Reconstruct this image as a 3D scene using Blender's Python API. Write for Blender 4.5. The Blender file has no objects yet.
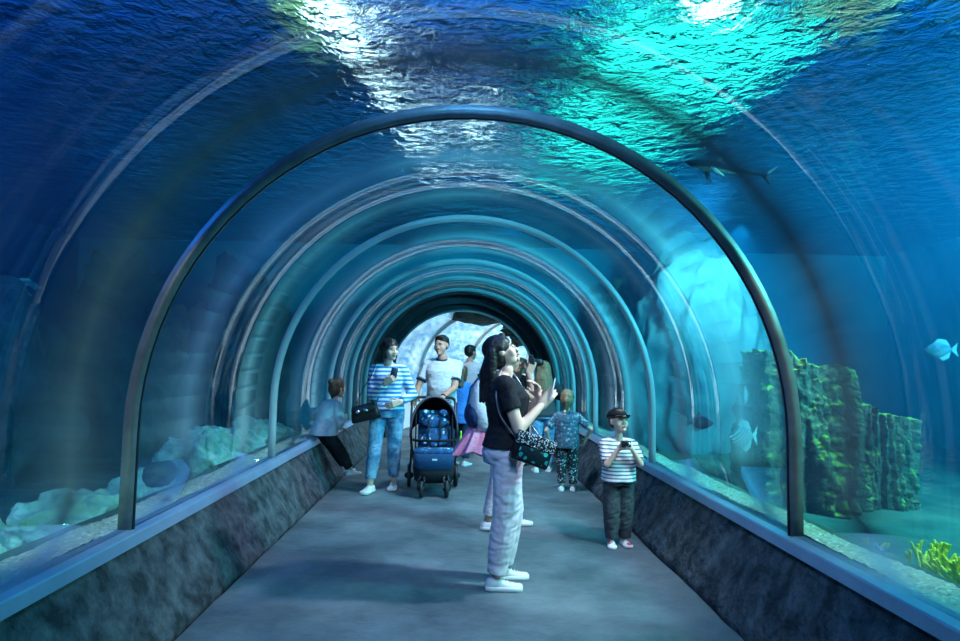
import bpy, bmesh, math, random
from mathutils import Vector as V, Matrix, noise, Euler
random.seed(7)
PI = math.pi
SC = bpy.context.scene
COL = SC.collection

# ------------------------------------------------------------------ helpers
def tag(o, label=None, cat=None, group=None, kind=None):
    if label: o['label'] = label
    if cat: o['category'] = cat
    if group: o['group'] = group
    if kind: o['kind'] = kind
    return o

def link(name, me, m=None, parent=None, smooth=True):
    o = bpy.data.objects.new(name, me)
    COL.objects.link(o)
    if m:
        for mm in (m if isinstance(m, (list, tuple)) else [m]):
            me.materials.append(mm)
    if parent: o.parent = parent
    if smooth:
        me.polygons.foreach_set('use_smooth', [True] * len(me.polygons))
    return o

def from_bm(name, bm, m=None, parent=None, smooth=True):
    bmesh.ops.recalc_face_normals(bm, faces=bm.faces)
    me = bpy.data.meshes.new(name)
    bm.to_mesh(me); bm.free()
    return link(name, me, m, parent, smooth)

def thing(name, label, cat, loc=(0, 0, 0), rz=0, group=None):
    o = bpy.data.objects.new(name, None)
    COL.objects.link(o)
    o.location = loc; o.rotation_euler = (0, 0, rz)
    return tag(o, label, cat, group)

def copy_tree(o, parent=None):
    c = o.copy(); COL.objects.link(c)
    if parent: c.parent = parent
    for ch in [k for k in bpy.data.objects if k.parent == o]:
        copy_tree(ch, c)
    return c

# ---- mesh primitives added to a bmesh
def ring_loft(bm, rings, closed_ends=True):
    """rings: list of lists of points (same count), each a closed loop"""
    vs = [[bm.verts.new(p) for p in r] for r in rings]
    n = len(rings[0])
    for a, b in zip(vs[:-1], vs[1:]):
        for i in range(n):
            j = (i + 1) % n
            bm.faces.new((a[i], a[j], b[j], b[i]))
    if closed_ends:
        bm.faces.new(list(reversed(vs[0]))); bm.faces.new(vs[-1])
    return vs

def frame_of(d, up=None):
    d = V(d).normalized()
    up = V(up) if up is not None else V((0, 0, 1))
    if abs(d.dot(up.normalized())) > .97: up = V((0, 1, 0)) if abs(d.y) < .9 else V((1, 0, 0))
    x = up.cross(d).normalized(); y = d.cross(x).normalized()
    return x, y, d

def cap(bm, a, b, ra, rb, flat=1.0, up=None, n=14):
    """tapered capsule; cross-section radius r along 'x' and r*flat along 'up'"""
    a, b = V(a), V(b)
    if (b - a).length < 1e-6: b = a + V((0, 0, 1e-4))
    x, y, d = frame_of(b - a, up)
    rings = []
    for t in (-.995, -.8, -.5, -.2):
        r = ra * math.sqrt(1 - t * t); c = a + d * (ra * t)
        rings.append([c + x * (r * math.cos(2*PI*i/n)) + y * (r * flat * math.sin(2*PI*i/n)) for i in range(n)])
    for s in (0, .25, .5, .75, 1):
        r = ra + (rb - ra) * s; c = a.lerp(b, s)
        rings.append([c + x * (r * math.cos(2*PI*i/n)) + y * (r * flat * math.sin(2*PI*i/n)) for i in range(n)])
    for t in (.2, .5, .8, .995):
        r = rb * math.sqrt(1 - t * t); c = b + d * (rb * t)
        rings.append([c + x * (r * math.cos(2*PI*i/n)) + y * (r * flat * math.sin(2*PI*i/n)) for i in range(n)])
    ring_loft(bm, rings)

def cyl(bm, a, b, ra, rb, n=18, flat=1.0, up=None):
    a, b = V(a), V(b); x, y, d = frame_of(b - a, up)
    ring_loft(bm, [[a.lerp(b, s) + x * ((ra + (rb - ra) * s) * math.cos(2*PI*i/n)) + y * ((ra + (rb - ra) * s) * flat * math.sin(2*PI*i/n)) for i in range(n)] for s in (0, .5, 1)])

def tube(bm, pts, r, n=8, flat=1.0, up=None):
    pts = [V(p) for p in pts]
    rings = []
    for i, p in enumerate(pts):
        d = (pts[min(i+1, len(pts)-1)] - pts[max(i-1, 0)])
        x, y, _ = frame_of(d, up)
        rr = r[i] if isinstance(r, (list, tuple)) else r
        rings.append([p + x * (rr * math.cos(2*PI*k/n)) + y * (rr * flat * math.sin(2*PI*k/n)) for k in range(n)])
    ring_loft(bm, rings)

def ell(bm, c, rx, ry, rz, M=None, seg=18):
    mat = Matrix.Translation(V(c)) @ (M.to_4x4() if M else Matrix.Identity(4)) @ Matrix.Diagonal((rx, ry, rz, 1))
    bmesh.ops.create_uvsphere(bm, u_segments=seg, v_segments=max(8, seg*2//3), radius=1, matrix=mat)

def loft(bm, secs, n=20, sq=2.0):
    """secs: list of (center, rx, ry) horizontal-ish elliptical sections, optional 4th = matrix"""
    rings = []
    for s in secs:
        c = V(s[0]); M = s[3] if len(s) > 3 else Matrix.Identity(3)
        ring = []
        for i in range(n):
            a = 2*PI*i/n; ca, sa = math.cos(a), math.sin(a)
            px = s[1]*math.copysign(abs(ca)**(2/sq), ca); py = s[2]*math.copysign(abs(sa)**(2/sq), sa)
            ring.append(c + M @ V((px, py, 0)))
        rings.append(ring)
    ring_loft(bm, rings)

def box(bm, c, sx, sy, sz, M=None, bev=0):
    mat = Matrix.Translation(V(c)) @ (M.to_4x4() if M else Matrix.Identity(4)) @ Matrix.Diagonal((sx, sy, sz, 1))
    r = bmesh.ops.create_cube(bm, size=1, matrix=mat)
    if bev:
        es = list({e for v in r['verts'] for e in v.link_edges})
        bmesh.ops.bevel(bm, geom=es, offset=bev, segments=3, affect='EDGES', profile=.5)

def blob(name, bm, voxel, m, parent, smooth_it=4, fold=0, ffreq=12, seed=0, extra=None, cut=None):
    """fuse the overlapping volumes in bm into one continuous skin"""
    bmesh.ops.recalc_face_normals(bm, faces=bm.faces)
    me = bpy.data.meshes.new(name); bm.to_mesh(me); bm.free()
    o = bpy.data.objects.new(name, me); COL.objects.link(o)
    r = o.modifiers.new('r', 'REMESH'); r.mode = 'VOXEL'; r.voxel_size = voxel
    if smooth_it:
        s = o.modifiers.new('s', 'SMOOTH'); s.factor = .5; s.iterations = smooth_it
    dg = bpy.context.evaluated_depsgraph_get()
    me2 = bpy.data.meshes.new_from_object(o.evaluated_get(dg))
    bpy.data.objects.remove(o); bpy.data.meshes.remove(me)
    me2.name = name
    if fold:
        off = V((seed * 3.1, seed * 1.7, seed * 5.3))
        nn = [v.normal.copy() for v in me2.vertices]
        for v, nr in zip(me2.vertices, nn):
            p = v.co
            q = V((p.x * ffreq, p.y * ffreq, p.z * ffreq * .55)) + off
            q2 = V((p.x + p.z * .8, p.y - p.z * .5, p.z * 1.6)) * ffreq * 1.5 + off
            d = noise.noise(q) * .6 + (1 - 2 * abs(noise.noise(q2))) * .5 - .2
            v.co = p + nr * (d * fold)
    if cut or extra:
        b2 = bmesh.new(); b2.from_mesh(me2)
        if cut:
            dele = [v for v in b2.verts if cut(v.co)]
            bmesh.ops.delete(b2, geom=dele, context='VERTS')
        b2.to_mesh(me2); b2.free()
    o = link(name, me2, m, parent)
    return o

def join_meshes(name, objs, m, parent):
    bm = bmesh.new()
    for o in objs:
        bm.from_mesh(o.data)
    for o in objs:
        bpy.data.objects.remove(o)
    return from_bm(name, bm, m, parent)

def poly_prism(bm, pts, y0, y1):
    """pts (x,z) polygon extruded along y"""
    a = [bm.verts.new((x, y0, z)) for x, z in pts]
    b = [bm.verts.new((x, y1, z)) for x, z in pts]
    n = len(pts)
    for i in range(n):
        j = (i + 1) % n
        bm.faces.new((a[i], a[j], b[j], b[i]))
    bm.faces.new(list(reversed(a))); bm.faces.new(b)

# ------------------------------------------------------------------ materials
def nt(m): return m.node_tree.nodes, m.node_tree.links
def principled(name, col, rough=.6, metal=0, spec=.5, sheen=0):
    m = bpy.data.materials.new(name); m.use_nodes = True
    N, L = nt(m); b = N['Principled BSDF']
    b.inputs['Base Color'].default_value = (*col, 1)
    b.inputs['Roughness'].default_value = rough
    b.inputs['Metallic'].default_value = metal
    b.inputs['Specular IOR Level'].default_value = spec
    if sheen: b.inputs['Sheen Weight'].default_value = sheen
    return m

def coords(N, L, scale=(1, 1, 1), rot=(0, 0, 0), kind='Object'):
    tc = N.new('ShaderNodeTexCoord'); mp = N.new('ShaderNodeMapping')
    mp.inputs['Scale'].default_value = scale; mp.inputs['Rotation'].default_value = rot
    L.new(tc.outputs[kind], mp.inputs['Vector'])
    return mp.outputs['Vector']

def noisy(name, c1, c2, scale=5, rough=.8, bump=.3, detail=8, dist=.02, metal=0, lo=.35, hi=.65, spec=.3, stretch=(1, 1, 1), c3=None):
    m = principled(name, c1, rough, metal, spec)
    N, L = nt(m); b = N['Principled BSDF']
    v = coords(N, L, stretch)
    t = N.new('ShaderNodeTexNoise'); t.inputs['Scale'].default_value = scale; t.inputs['Detail'].default_value = detail
    t.inputs['Roughness'].default_value = .62
    L.new(v, t.inputs['Vector'])
    r = N.new('ShaderNodeValToRGB')
    r.color_ramp.elements[0].position = lo; r.color_ramp.elements[0].color = (*c1, 1)
    r.color_ramp.elements[1].position = hi; r.color_ramp.elements[1].color = (*c2, 1)
    if c3:
        e = r.color_ramp.elements.new((lo + hi) / 2); e.color = (*c3, 1)
    L.new(t.outputs['Fac'], r.inputs['Fac']); L.new(r.outputs['Color'], b.inputs['Base Color'])
    if bump:
        t2 = N.new('ShaderNodeTexNoise'); t2.inputs['Scale'].default_value = scale * 3; t2.inputs['Detail'].default_value = 10
        L.new(v, t2.inputs['Vector'])
        bp = N.new('ShaderNodeBump'); bp.inputs['Strength'].default_value = bump; bp.inputs['Distance'].default_value = dist
        L.new(t2.outputs['Fac'], bp.inputs['Height']); L.new(bp.outputs['Normal'], b.inputs['Normal'])
    return m

def cloth(name, col, col2=None, rough=.85, scale=60):
    c2 = col2 or tuple(min(1, c * 1.18 + .005) for c in col)
    return noisy(name, col, c2, scale, rough, .25, 3, .002, spec=.2)

def stripes(name, ca, cb, freq, duty=.5, axis='Z', rough=.85, wob=.35):
    m = principled(name, ca, rough, spec=.2)
    N, L = nt(m); b = N['Principled BSDF']
    v = coords(N, L)
    w = N.new('ShaderNodeTexWave'); w.wave_type = 'BANDS'; w.bands_direction = axis
    w.inputs['Scale'].default_value = freq; w.inputs['Distortion'].default_value = wob
    w.inputs['Detail'].default_value = 1; w.inputs['Detail Scale'].default_value = 1.2
    L.new(v, w.inputs['Vector'])
    r = N.new('ShaderNodeValToRGB'); r.color_ramp.elements[0].position = duty - .06; r.color_ramp.elements[1].position = duty + .06
    r.color_ramp.elements[0].color = (*ca, 1); r.color_ramp.elements[1].color = (*cb, 1)
    L.new(w.outputs['Fac'], r.inputs['Fac']); L.new(r.outputs['Color'], b.inputs['Base Color'])
    return m

def speckle(name, base, spots, scale=40, th=.35, rough=.8, base2=None, sscale=None):
    """voronoi cell blotches in a few colours over a base"""
    m = principled(name, base, rough, spec=.2)
    N, L = nt(m); b = N['Principled BSDF']
    v = coords(N, L)
    vo = N.new('ShaderNodeTexVoronoi'); vo.inputs['Scale'].default_value = scale
    L.new(v, vo.inputs['Vector'])
    r = N.new('ShaderNodeValToRGB'); r.color_ramp.interpolation = 'CONSTANT'
    els = r.color_ramp.elements
    els[0].position = 0; els[0].color = (*base, 1)
    els[1].position = 1 - .5 / 1; els[1].color = (*spots[0], 1)
    for i, c in enumerate(spots[1:]):
        e = els.new(.5 + .5 * (i + 1) / len(spots)); e.color = (*c, 1)
    sep = N.new('ShaderNodeSeparateColor'); L.new(vo.outputs['Color'], sep.inputs['Color'])
    L.new(sep.outputs['Red'], r.inputs['Fac'])
    lt = N.new('ShaderNodeMath'); lt.operation = 'LESS_THAN'; lt.inputs[1].default_value = th
    L.new(vo.outputs['Distance'], lt.inputs[0])
    mx = N.new('ShaderNodeMix'); mx.data_type = 'RGBA'
    mx.inputs[6].default_value = (*base, 1)
    L.new(lt.outputs[0], mx.inputs[0]); L.new(r.outputs['Color'], mx.inputs[7])
    L.new(mx.outputs[2], b.inputs['Base Color'])
    return m

M = {}
M['concrete'] = noisy('curb_concrete', (.025, .036, .046), (.13, .165, .195), 7.5, .88, 1.0, 12, .05, lo=.38, hi=.68)
M['floor'] = noisy('floor_concrete', (.060, .082, .10), (.16, .20, .23), 1.6, .55, .9, 14, .03, lo=.36, hi=.64, stretch=(1, .9, 1))
M['crack'] = principled('joint_dark', (.01, .01, .012), .9)
M['alu'] = noisy('sill_metal', (.26, .38, .58), (.34, .48, .68), 3, .42, .05, 3, .002, metal=.35)
M['seal'] = noisy('ring_joint', (.17, .19, .21), (.24, .26, .29), 8, .4, .05, 3, .002, metal=.3)
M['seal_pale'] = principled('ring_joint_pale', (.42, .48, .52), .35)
M['dark_steel'] = noisy('dark_steel', (.02, .035, .045), (.035, .055, .065), 4, .4, .08, 3, .003, metal=.3)
M['white_wall'] = noisy('white_plaster', (.75, .77, .8), (.85, .87, .9), 3, .7, .1)
M['skin'] = noisy('skin', (.50, .27, .19), (.58, .33, .24), 14, .55, .05, 3, .002)
M['skin_fair'] = noisy('skin_fair', (.62, .38, .29), (.70, .45, .35), 14, .55, .05, 3, .002)
M['eye_white'] = principled('eye_white', (.5, .5, .5), .4)
M['eye_dark'] = principled('eye_dark', (.02, .015, .01), .2)
M['lips'] = principled('lips', (.42, .12, .11), .45)
M['hair_dark'] = noisy('hair_dark', (.006, .005, .006), (.02, .016, .016), 30, .45, .4, 4, .004, stretch=(1, 1, .15))
M['hair_brown'] = noisy('hair_brown', (.05, .025, .015), (.13, .07, .04), 30, .5, .6, 4, .006, stretch=(1, 1, .15))
M['hair_blonde'] = noisy('hair_blonde', (.13, .08, .045), (.30, .2, .11), 30, .5, .6, 4, .006, stretch=(1, 1, .15))
M['black_cloth'] = cloth('black_cloth', (.008, .008, .012), (.016, .016, .022))
M['white_cloth'] = cloth('white_cloth', (.62, .56, .64), (.72, .66, .72))
M['tee_grey'] = cloth('pale_tee', (.55, .6, .66), (.66, .7, .76))
M['denim'] = noisy('denim', (.03, .08, .17), (.09, .19, .34), 9, .85, .3, 8, .004)
M['denim_light'] = noisy('denim_light', (.05, .17, .33), (.22, .42, .6), 7, .85, .3, 8, .004, lo=.4, hi=.6)
M['denim_dark'] = cloth('denim_dark', (.015, .03, .07), (.03, .055, .1))
M['grey_cloth'] = cloth('grey_cloth', (.035, .042, .05), (.06, .07, .08))
M['blue_cloth'] = cloth('blue_cloth', (.03, .16, .5), (.06, .24, .62))
M['navy'] = cloth('navy_cloth', (.012, .03, .09), (.02, .05, .14))
M['pink'] = cloth('pink_cloth', (.62, .2, .36), (.78, .34, .5))
M['sneaker'] = noisy('white_sneaker', (.68, .66, .7), (.8, .78, .82), 20, .6, .1, 3, .002)
M['sole'] = principled('white_sole', (.8, .8, .82), .6)
M['rubber'] = principled('black_rubber', (.012, .012, .014), .6)
M['black_plastic'] = principled('black_plastic', (.01, .01, .013), .3)
M['leather'] = noisy('black_leather', (.008, .008, .01), (.018, .018, .022), 40, .35, .2, 3, .002)
M['chrome'] = principled('chrome', (.6, .62, .66), .25, 1)
M['strap_metal'] = principled('strap_metal', (.30, .31, .34), .4, .8)
M['screen'] = principled('phone_screen', (.02, .03, .05), .08)
M['phone_white'] = principled('phone_white', (.75, .77, .8), .3)
M['red_sneaker'] = speckle('pink_white_sneaker', (.75, .7, .7), [(.65, .1, .12), (.8, .75, .75), (.03, .03, .04)], 18, .6)
M['breton'] = stripes('blue_white_stripes', (.04, .24, .62), (.75, .82, .88), 6.6, .52)
M['boy_stripe'] = stripes('white_grey_stripes', (.12, .13, .17), (.72, .7, .74), 11, .32)
M['legging'] = speckle('patterned_leggings', (.03, .035, .045), [(.4, .42, .45), (.55, .57, .6), (.2, .22, .25)], 48, .5)
M['girl_top'] = speckle('mottled_blue_top', (.06, .11, .16), [(.14, .26, .34), (.04, .08, .12), (.2, .34, .4)], 40, .55)
M['hounds'] = speckle('houndstooth', (.02, .02, .03), [(.8, .82, .85), (.75, .78, .82), (.85, .85, .88)], 130, .5)
M['bag_teal'] = speckle('teal_pattern', (.01, .02, .03), [(.02, .3, .32), (.03, .45, .45), (.02, .1, .14)], 34, .5, .4)
M['stroller_blue'] = speckle('space_print_fabric', (.015, .07, .17), [(.03, .2, .4), (.5, .62, .7), (.02, .12, .28), (.02, .1, .3), (.03, .16, .3)], 24, .5)
M['stroller_navy'] = cloth('stroller_navy', (.012, .045, .12), (.02, .07, .16))
M['lime'] = cloth('lime_cloth', (.3, .6, .05), (.4, .75, .1))
# ------------------------------------------------------------------ glass, water
def glass_mat(name, tint=(.93, .985, .99), base=.02, gain=.75, power=4.0, bump=.0):
    m = bpy.data.materials.new(name); m.use_nodes = True
    N, L = nt(m); N.remove(N['Principled BSDF']); out = N['Material Output']
    tr = N.new('ShaderNodeBsdfTransparent'); tr.inputs[0].default_value = (*tint, 1)
    gl = N.new('ShaderNodeBsdfGlossy'); gl.inputs['Roughness'].default_value = .015
    gl.inputs['Color'].default_value = (.95, .98, 1, 1)
    lw = N.new('ShaderNodeLayerWeight'); lw.inputs['Blend'].default_value = .5
    pw = N.new('ShaderNodeMath'); pw.operation = 'POWER'; pw.inputs[1].default_value = power
    L.new(lw.outputs['Facing'], pw.inputs[0])
    ma = N.new('ShaderNodeMath'); ma.operation = 'MULTIPLY_ADD'; ma.inputs[1].default_value = gain; ma.inputs[2].default_value = base
    ma.use_clamp = True
    L.new(pw.outputs[0], ma.inputs[0])
    mx = N.new('ShaderNodeMixShader')
    L.new(ma.outputs[0], mx.inputs[0]); L.new(tr.outputs[0], mx.inputs[1]); L.new(gl.outputs[0], mx.inputs[2])
    L.new(mx.outputs[0], out.inputs['Surface'])
    if bump:
        v = coords(N, L, (1, .25, 1))
        t = N.new('ShaderNodeTexNoise'); t.inputs['Scale'].default_value = 1.3; t.inputs['Detail'].default_value = 2
        L.new(v, t.inputs['Vector'])
        bp = N.new('ShaderNodeBump'); bp.inputs['Strength'].default_value = 1; bp.inputs['Distance'].default_value = bump
        L.new(t.outputs['Fac'], bp.inputs['Height']); L.new(bp.outputs['Normal'], gl.inputs['Normal'])
    return m
M['acrylic'] = glass_mat('clear_acrylic', base=.015, gain=.9, power=6.2, bump=.010)

def volume_mat(name, sc, sd, ab, ad, aniso=.35):
    m = bpy.data.materials.new(name); m.use_nodes = True
    N, L = nt(m); N.remove(N['Principled BSDF']); out = N['Material Output']
    s = N.new('ShaderNodeVolumeScatter'); s.inputs['Color'].default_value = (*sc, 1); s.inputs['Density'].default_value = sd
    s.inputs['Anisotropy'].default_value = aniso
    a = N.new('ShaderNodeVolumeAbsorption'); a.inputs['Color'].default_value = (*ab, 1); a.inputs['Density'].default_value = ad
    ad_ = N.new('ShaderNodeAddShader')
    L.new(s.outputs[0], ad_.inputs[0]); L.new(a.outputs[0], ad_.inputs[1]); L.new(ad_.outputs[0], out.inputs['Volume'])
    return m
M['water'] = volume_mat('tank_water', (.01, .36, .88), .065, (.04, .70, .92), .13)

def surface_mat():
    m = bpy.data.materials.new('rippled_water_surface'); m.use_nodes = True
    N, L = nt(m); N.remove(N['Principled BSDF']); out = N['Material Output']
    v = coords(N, L, (1, 1, 1))
    t1 = N.new('ShaderNodeTexNoise'); t1.inputs['Scale'].default_value = 6.5; t1.inputs['Detail'].default_value = 5; t1.inputs['Roughness'].default_value = .6
    t1.inputs['Distortion'].default_value = .5
    L.new(v, t1.inputs['Vector'])
    bp = N.new('ShaderNodeBump'); bp.inputs['Strength'].default_value = 1; bp.inputs['Distance'].default_value = .10
    L.new(t1.outputs['Fac'], bp.inputs['Height'])
    rf = N.new('ShaderNodeBsdfRefraction'); rf.inputs['IOR'].default_value = 1.14; rf.inputs['Roughness'].default_value = .02
    rf.inputs['Color'].default_value = (.8, .97, 1, 1)
    gl = N.new('ShaderNodeBsdfGlossy'); gl.inputs['Roughness'].default_value = .03
    L.new(bp.outputs['Normal'], rf.inputs['Normal']); L.new(bp.outputs['Normal'], gl.inputs['Normal'])
    a = N.new('ShaderNodeMixShader'); a.inputs[0].default_value = .12
    L.new(rf.outputs[0], a.inputs[1]); L.new(gl.outputs[0], a.inputs[2])
    L.new(a.outputs[0], out.inputs['Surface'])
    return m
M['surface'] = surface_mat()

# ------------------------------------------------------------------ the tunnel
FW, CX, CZ, SZ = 1.47, 1.75, .461, .52     # floor half width, curb top x/z, sill z
GR, GC = 1.765, 1.045                          # acrylic inner radius, centre height
Y0, Y1 = -3.2, 12.1                          # glass from / to
WS = 3.75                                    # water surface height

def arch(r, foot, n=40, cz=GC):
    pts = [(r, foot)]
    if foot < cz - .02: pts.append((r, (foot + cz) / 2))
    for i in range(n + 1):
        a = PI * i / n
        pts.append((r * math.cos(a), cz + r * math.sin(a)))
    if foot < cz - .02: pts.append((-r, (foot + cz) / 2))
    pts.append((-r, foot))
    return pts

def arch_shell(bm, ri, ro, foot, y0, y1, xf=None):
    """closed thick arch"""
    a, b = arch(ri, foot), arch(ro, foot)
    n = len(a)
    def P(p, y):
        q = V((p[0], y, p[1])); return xf @ q if xf else q
    ys = [y0, y1]
    vi = [[bm.verts.new(P(p, y)) for p in a] for y in ys]
    vo = [[bm.verts.new(P(p, y)) for p in b] for y in ys]
    for i in range(n - 1):
        bm.faces.new((vi[0][i], vi[1][i], vi[1][i+1], vi[0][i+1]))
        bm.faces.new((vo[0][i], vo[0][i+1], vo[1][i+1], vo[1][i]))
        for k in (0, 1):
            bm.faces.new((vi[k][i], vi[k][i+1], vo[k][i+1], vo[k][i]))
    for i in (0, n - 1):
        bm.faces.new((vi[0][i], vo[0][i], vo[1][i], vi[1][i]))

def struct(name, bm, m, parent=None, smooth=False):
    o = from_bm(name, bm, m, parent, smooth)
    if not parent: o['kind'] = 'structure'
    return o

# floor: fine grid with gentle unevenness, edge joints wobble
bm = bmesh.new()
nx, ny = 40, 260
ya, yb = -3.2, 12.7
def edge_w(y): return FW + .012 * noise.noise(V((0, y * 1.3, 3))) + .008 * noise.noise(V((1, y * 5, 7)))
grid = []
for j in range(ny + 1):
    y = ya + (yb - ya) * j / ny
    w0, w1 = -edge_w(y), edge_w(y + 40)
    grid.append([bm.verts.new((w0 + (w1 - w0) * i / nx, y, .004 * noise.noise(V((i * .2, y * 1.5, 0))))) for i in range(nx + 1)])
for j in range(ny):
    for i in range(nx):
        bm.faces.new((grid[j][i], grid[j][i+1], grid[j+1][i+1], grid[j+1][i]))
struct('floor', bm, M['floor'], smooth=True)
# foundation beneath (shows as the dark joint line at the floor's edges)
bm = bmesh.new(); box(bm, (0, 5, -.14), 12.8, 18, .2); struct('trim_1', bm, M['crack'])

# curbs with sloping, chiselled concrete faces
for s, side in ((-1, 'left'), (1, 'right')):
    bm = bmesh.new()
    ny, nz = 300, 14
    rows = []
    for j in range(ny + 1):
        y = ya + (yb - ya) * j / ny
        e = edge_w(y) if s < 0 else edge_w(y + 40)
        x0 = e + .038 + .010 * noise.noise(V((y * 2, 9, s)))
        row = []
        for k in range(nz + 1):
            t = k / nz
            x = x0 + (CX - x0) * t; z = .0 + CZ * t
            d = .022 * noise.fractal(V((s * 4, y * 3.5, z * 5)), 1, 2, 4) * min(1, 6 * t, 8 * (1 - t) + .05)
            row.append(bm.verts.new((s * (x - d), y, z + d * .4)))
        row = [bm.verts.new((s * (x0 + .01), y, -.05))] + row + [bm.verts.new((s * (CX + .3), y, CZ)), bm.verts.new((s * (CX + .3), y, -.05))]
        rows.append(row)
    for a, b in zip(rows[:-1], rows[1:]):
        for k in range(len(a) - 1):
            bm.faces.new((a[k], a[k+1], b[k+1], b[k]))
    bm.faces.new(rows[0]); bm.faces.new(list(reversed(rows[-1])))
    struct('wall_' + side, bm, M['concrete'], smooth=True)
    # metal sill: fascia lip and narrow ledge against the acrylic
    bm = bmesh.new()
    prof = [(CX - .042, CZ - .004), (CX - .034, SZ - .008), (CX - .026, SZ), (GR - .004, SZ + .012), (GR + .06, SZ + .012), (GR + .06, CZ + .005)]
    poly_prism(bm, [(s * x, z) for x, z in prof], Y0, Y1 + .2)
    struct('trim_%d' % (2 if s < 0 else 3), bm, M['alu'])

# acrylic bays and joint rings
RY = [-1.8, .85, 3.48, 6.08, 8.62, 10.3, 11.9]
bays = [Y0] + RY
for i in range(len(bays) - 1):
    bm = bmesh.new()
    arch_shell(bm, GR, GR + .05, SZ + .012, bays[i] + .004, bays[i+1] - .004)
    struct('window_%d' % (i + 1), bm, M['acrylic'], smooth=False)
    o = bpy.data.objects['window_%d' % (i + 1)]
    for p in o.data.polygons:
        p.use_smooth = abs(p.normal.y) < .5
    o.data.validate()
for i, y in enumerate(RY):
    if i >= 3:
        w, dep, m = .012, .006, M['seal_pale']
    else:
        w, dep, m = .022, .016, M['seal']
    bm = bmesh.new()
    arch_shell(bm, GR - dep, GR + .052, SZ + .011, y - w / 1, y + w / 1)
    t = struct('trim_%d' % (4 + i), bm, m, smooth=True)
    bm = bmesh.new()                                  # a thin bright inner lip along the joint
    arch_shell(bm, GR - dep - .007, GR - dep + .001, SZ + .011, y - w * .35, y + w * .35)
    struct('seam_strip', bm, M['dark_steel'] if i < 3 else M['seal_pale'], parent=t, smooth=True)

# dark steel collar at the tunnel's end and the portal wall
bm = bmesh.new(); arch_shell(bm, GR - .03, GR + .12, .0, 10.34, 11.86)
def arch_collar(name, ri, ro, y0, y1, m):
    b = bmesh.new(); arch_shell(b, ri, ro, 0.0, y0, y1); return struct(name, b, m, smooth=False)
bm.free()
arch_collar('trim_20', GR - .05, GR + .25, 11.9, 12.3, M['dark_steel'])
arch_collar('trim_21', GR - .20, GR + .25, 12.3, 12.55, M['dark_steel'])
arch_collar('trim_22', 1.44, GR + .25, 12.55, 12.75, M['dark_steel'])
arch_collar('trim_23', 1.425, 1.46, 12.50, 12.549, M['seal'])
# far wall around the portal
bm = bmesh.new()
prof = [(8.5, -.4), (8.5, 5.0), (-7.5, 5.0), (-7.5, -.4), (-2.04, -.4)] + list(reversed([(x, z) for x, z in arch(2.04, -.39)])) + [(2.04, -.4)]
poly_prism(bm, prof, 12.56, 12.75)
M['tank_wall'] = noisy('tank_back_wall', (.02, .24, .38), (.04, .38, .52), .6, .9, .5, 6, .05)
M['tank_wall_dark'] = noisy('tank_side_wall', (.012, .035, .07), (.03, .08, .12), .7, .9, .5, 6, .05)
struct('wall_far', bm, M['tank_wall'])

# tank walls and hall ceiling
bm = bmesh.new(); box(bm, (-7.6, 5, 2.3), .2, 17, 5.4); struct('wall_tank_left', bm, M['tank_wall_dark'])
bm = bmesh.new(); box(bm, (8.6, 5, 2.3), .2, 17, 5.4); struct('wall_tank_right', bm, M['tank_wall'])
bm = bmesh.new()
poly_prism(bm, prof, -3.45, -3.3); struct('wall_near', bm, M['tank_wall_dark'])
M['hall_ceiling'] = noisy('hall_ceiling_blue', (.004, .13, .50), (.01, .22, .68), .5, .9, 0, 3)
bm = bmesh.new(); box(bm, (.5, 4.6, 5.1), 16.6, 16.6, .2); struct('ceiling', bm, M['hall_ceiling'])

# tank bed: gravel strips by the glass, sand floor beyond
M['gravel'] = speckle('pale_gravel', (.5, .52, .42), [(.7, .72, .6), (.42, .42, .33), (.8, .8, .7), (.3, .32, .27), (.6, .56, .4)], 55, .6)
M['sand'] = noisy('tank_sand', (.035, .08, .06), (.10, .17, .13), 2.2, .9, .5, 8, .03)
def bed(s):
    bm = bmesh.new()
    ny, nx = 170, 60
    rows = []
    for j in range(ny + 1):
        y = Y0 - .1 + (12.56 - Y0 + .1) * j / ny
        row = []
        for i in range(nx + 1):
            t = i / nx
            x = GR + .055 + t * t * (6.75 if s > 0 else 5.7) + t * .3
            edge = 2.10 + .04 * noise.noise(V((s, y * 1.1, 0)))
            if x < edge: z = SZ - .01
            else:
                f = min(1, (x - edge) / .55); f = f * f * (3 - 2 * f)
                z = SZ - .01 - (.42 if s > 0 else .30) * f
            z += .05 * noise.fractal(V((x * 1.2, y * 1.2, s)), 1, 2, 4) * min(1, max(0, x - edge) * 2)
            row.append(bm.verts.new((s * x, y, z)))
        rows.append(row)
    for a, b in zip(rows[:-1], rows[1:]):
        for k in range(nx): bm.faces.new((a[k], a[k+1], b[k+1], b[k]))
    o = struct('floor_tank_' + ('right' if s > 0 else 'left'), bm, M['sand'], smooth=True)
bed(1); bed(-1)
def gravel_strip(s, label):
    bm = bmesh.new(); rnd = random.Random(3 + s)
    for j in range(300):
        pass
    ny, nx = 700, 12
    rows = []
    for j in range(ny + 1):
        y = -1.5 + 13.9 * j / ny
        e = 2.07 + .05 * noise.noise(V((s * 3, y * 1.3, 0)))
        row = []
        for i in range(nx + 1):
            t = i / nx; x = GR + .056 + (e - GR - .056) * t
            z = SZ + .012 + .012 * noise.noise(V((x * 28, y * 28, s))) + .02 * noise.noise(V((x * 3, y * 2, s)))
            if t > .9: z -= .03
            row.append(bm.verts.new((s * x, y, z)))
        rows.append(row)
    for a, b in zip(rows[:-1], rows[1:]):
        for k in range(nx): bm.faces.new((a[k], a[k+1], b[k+1], b[k]))
    o = from_bm('gravel', bm, M['gravel']); tag(o, label, 'gravel', kind='stuff')
gravel_strip(-1, 'pale gravel strip along the foot of the left glass')
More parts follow.
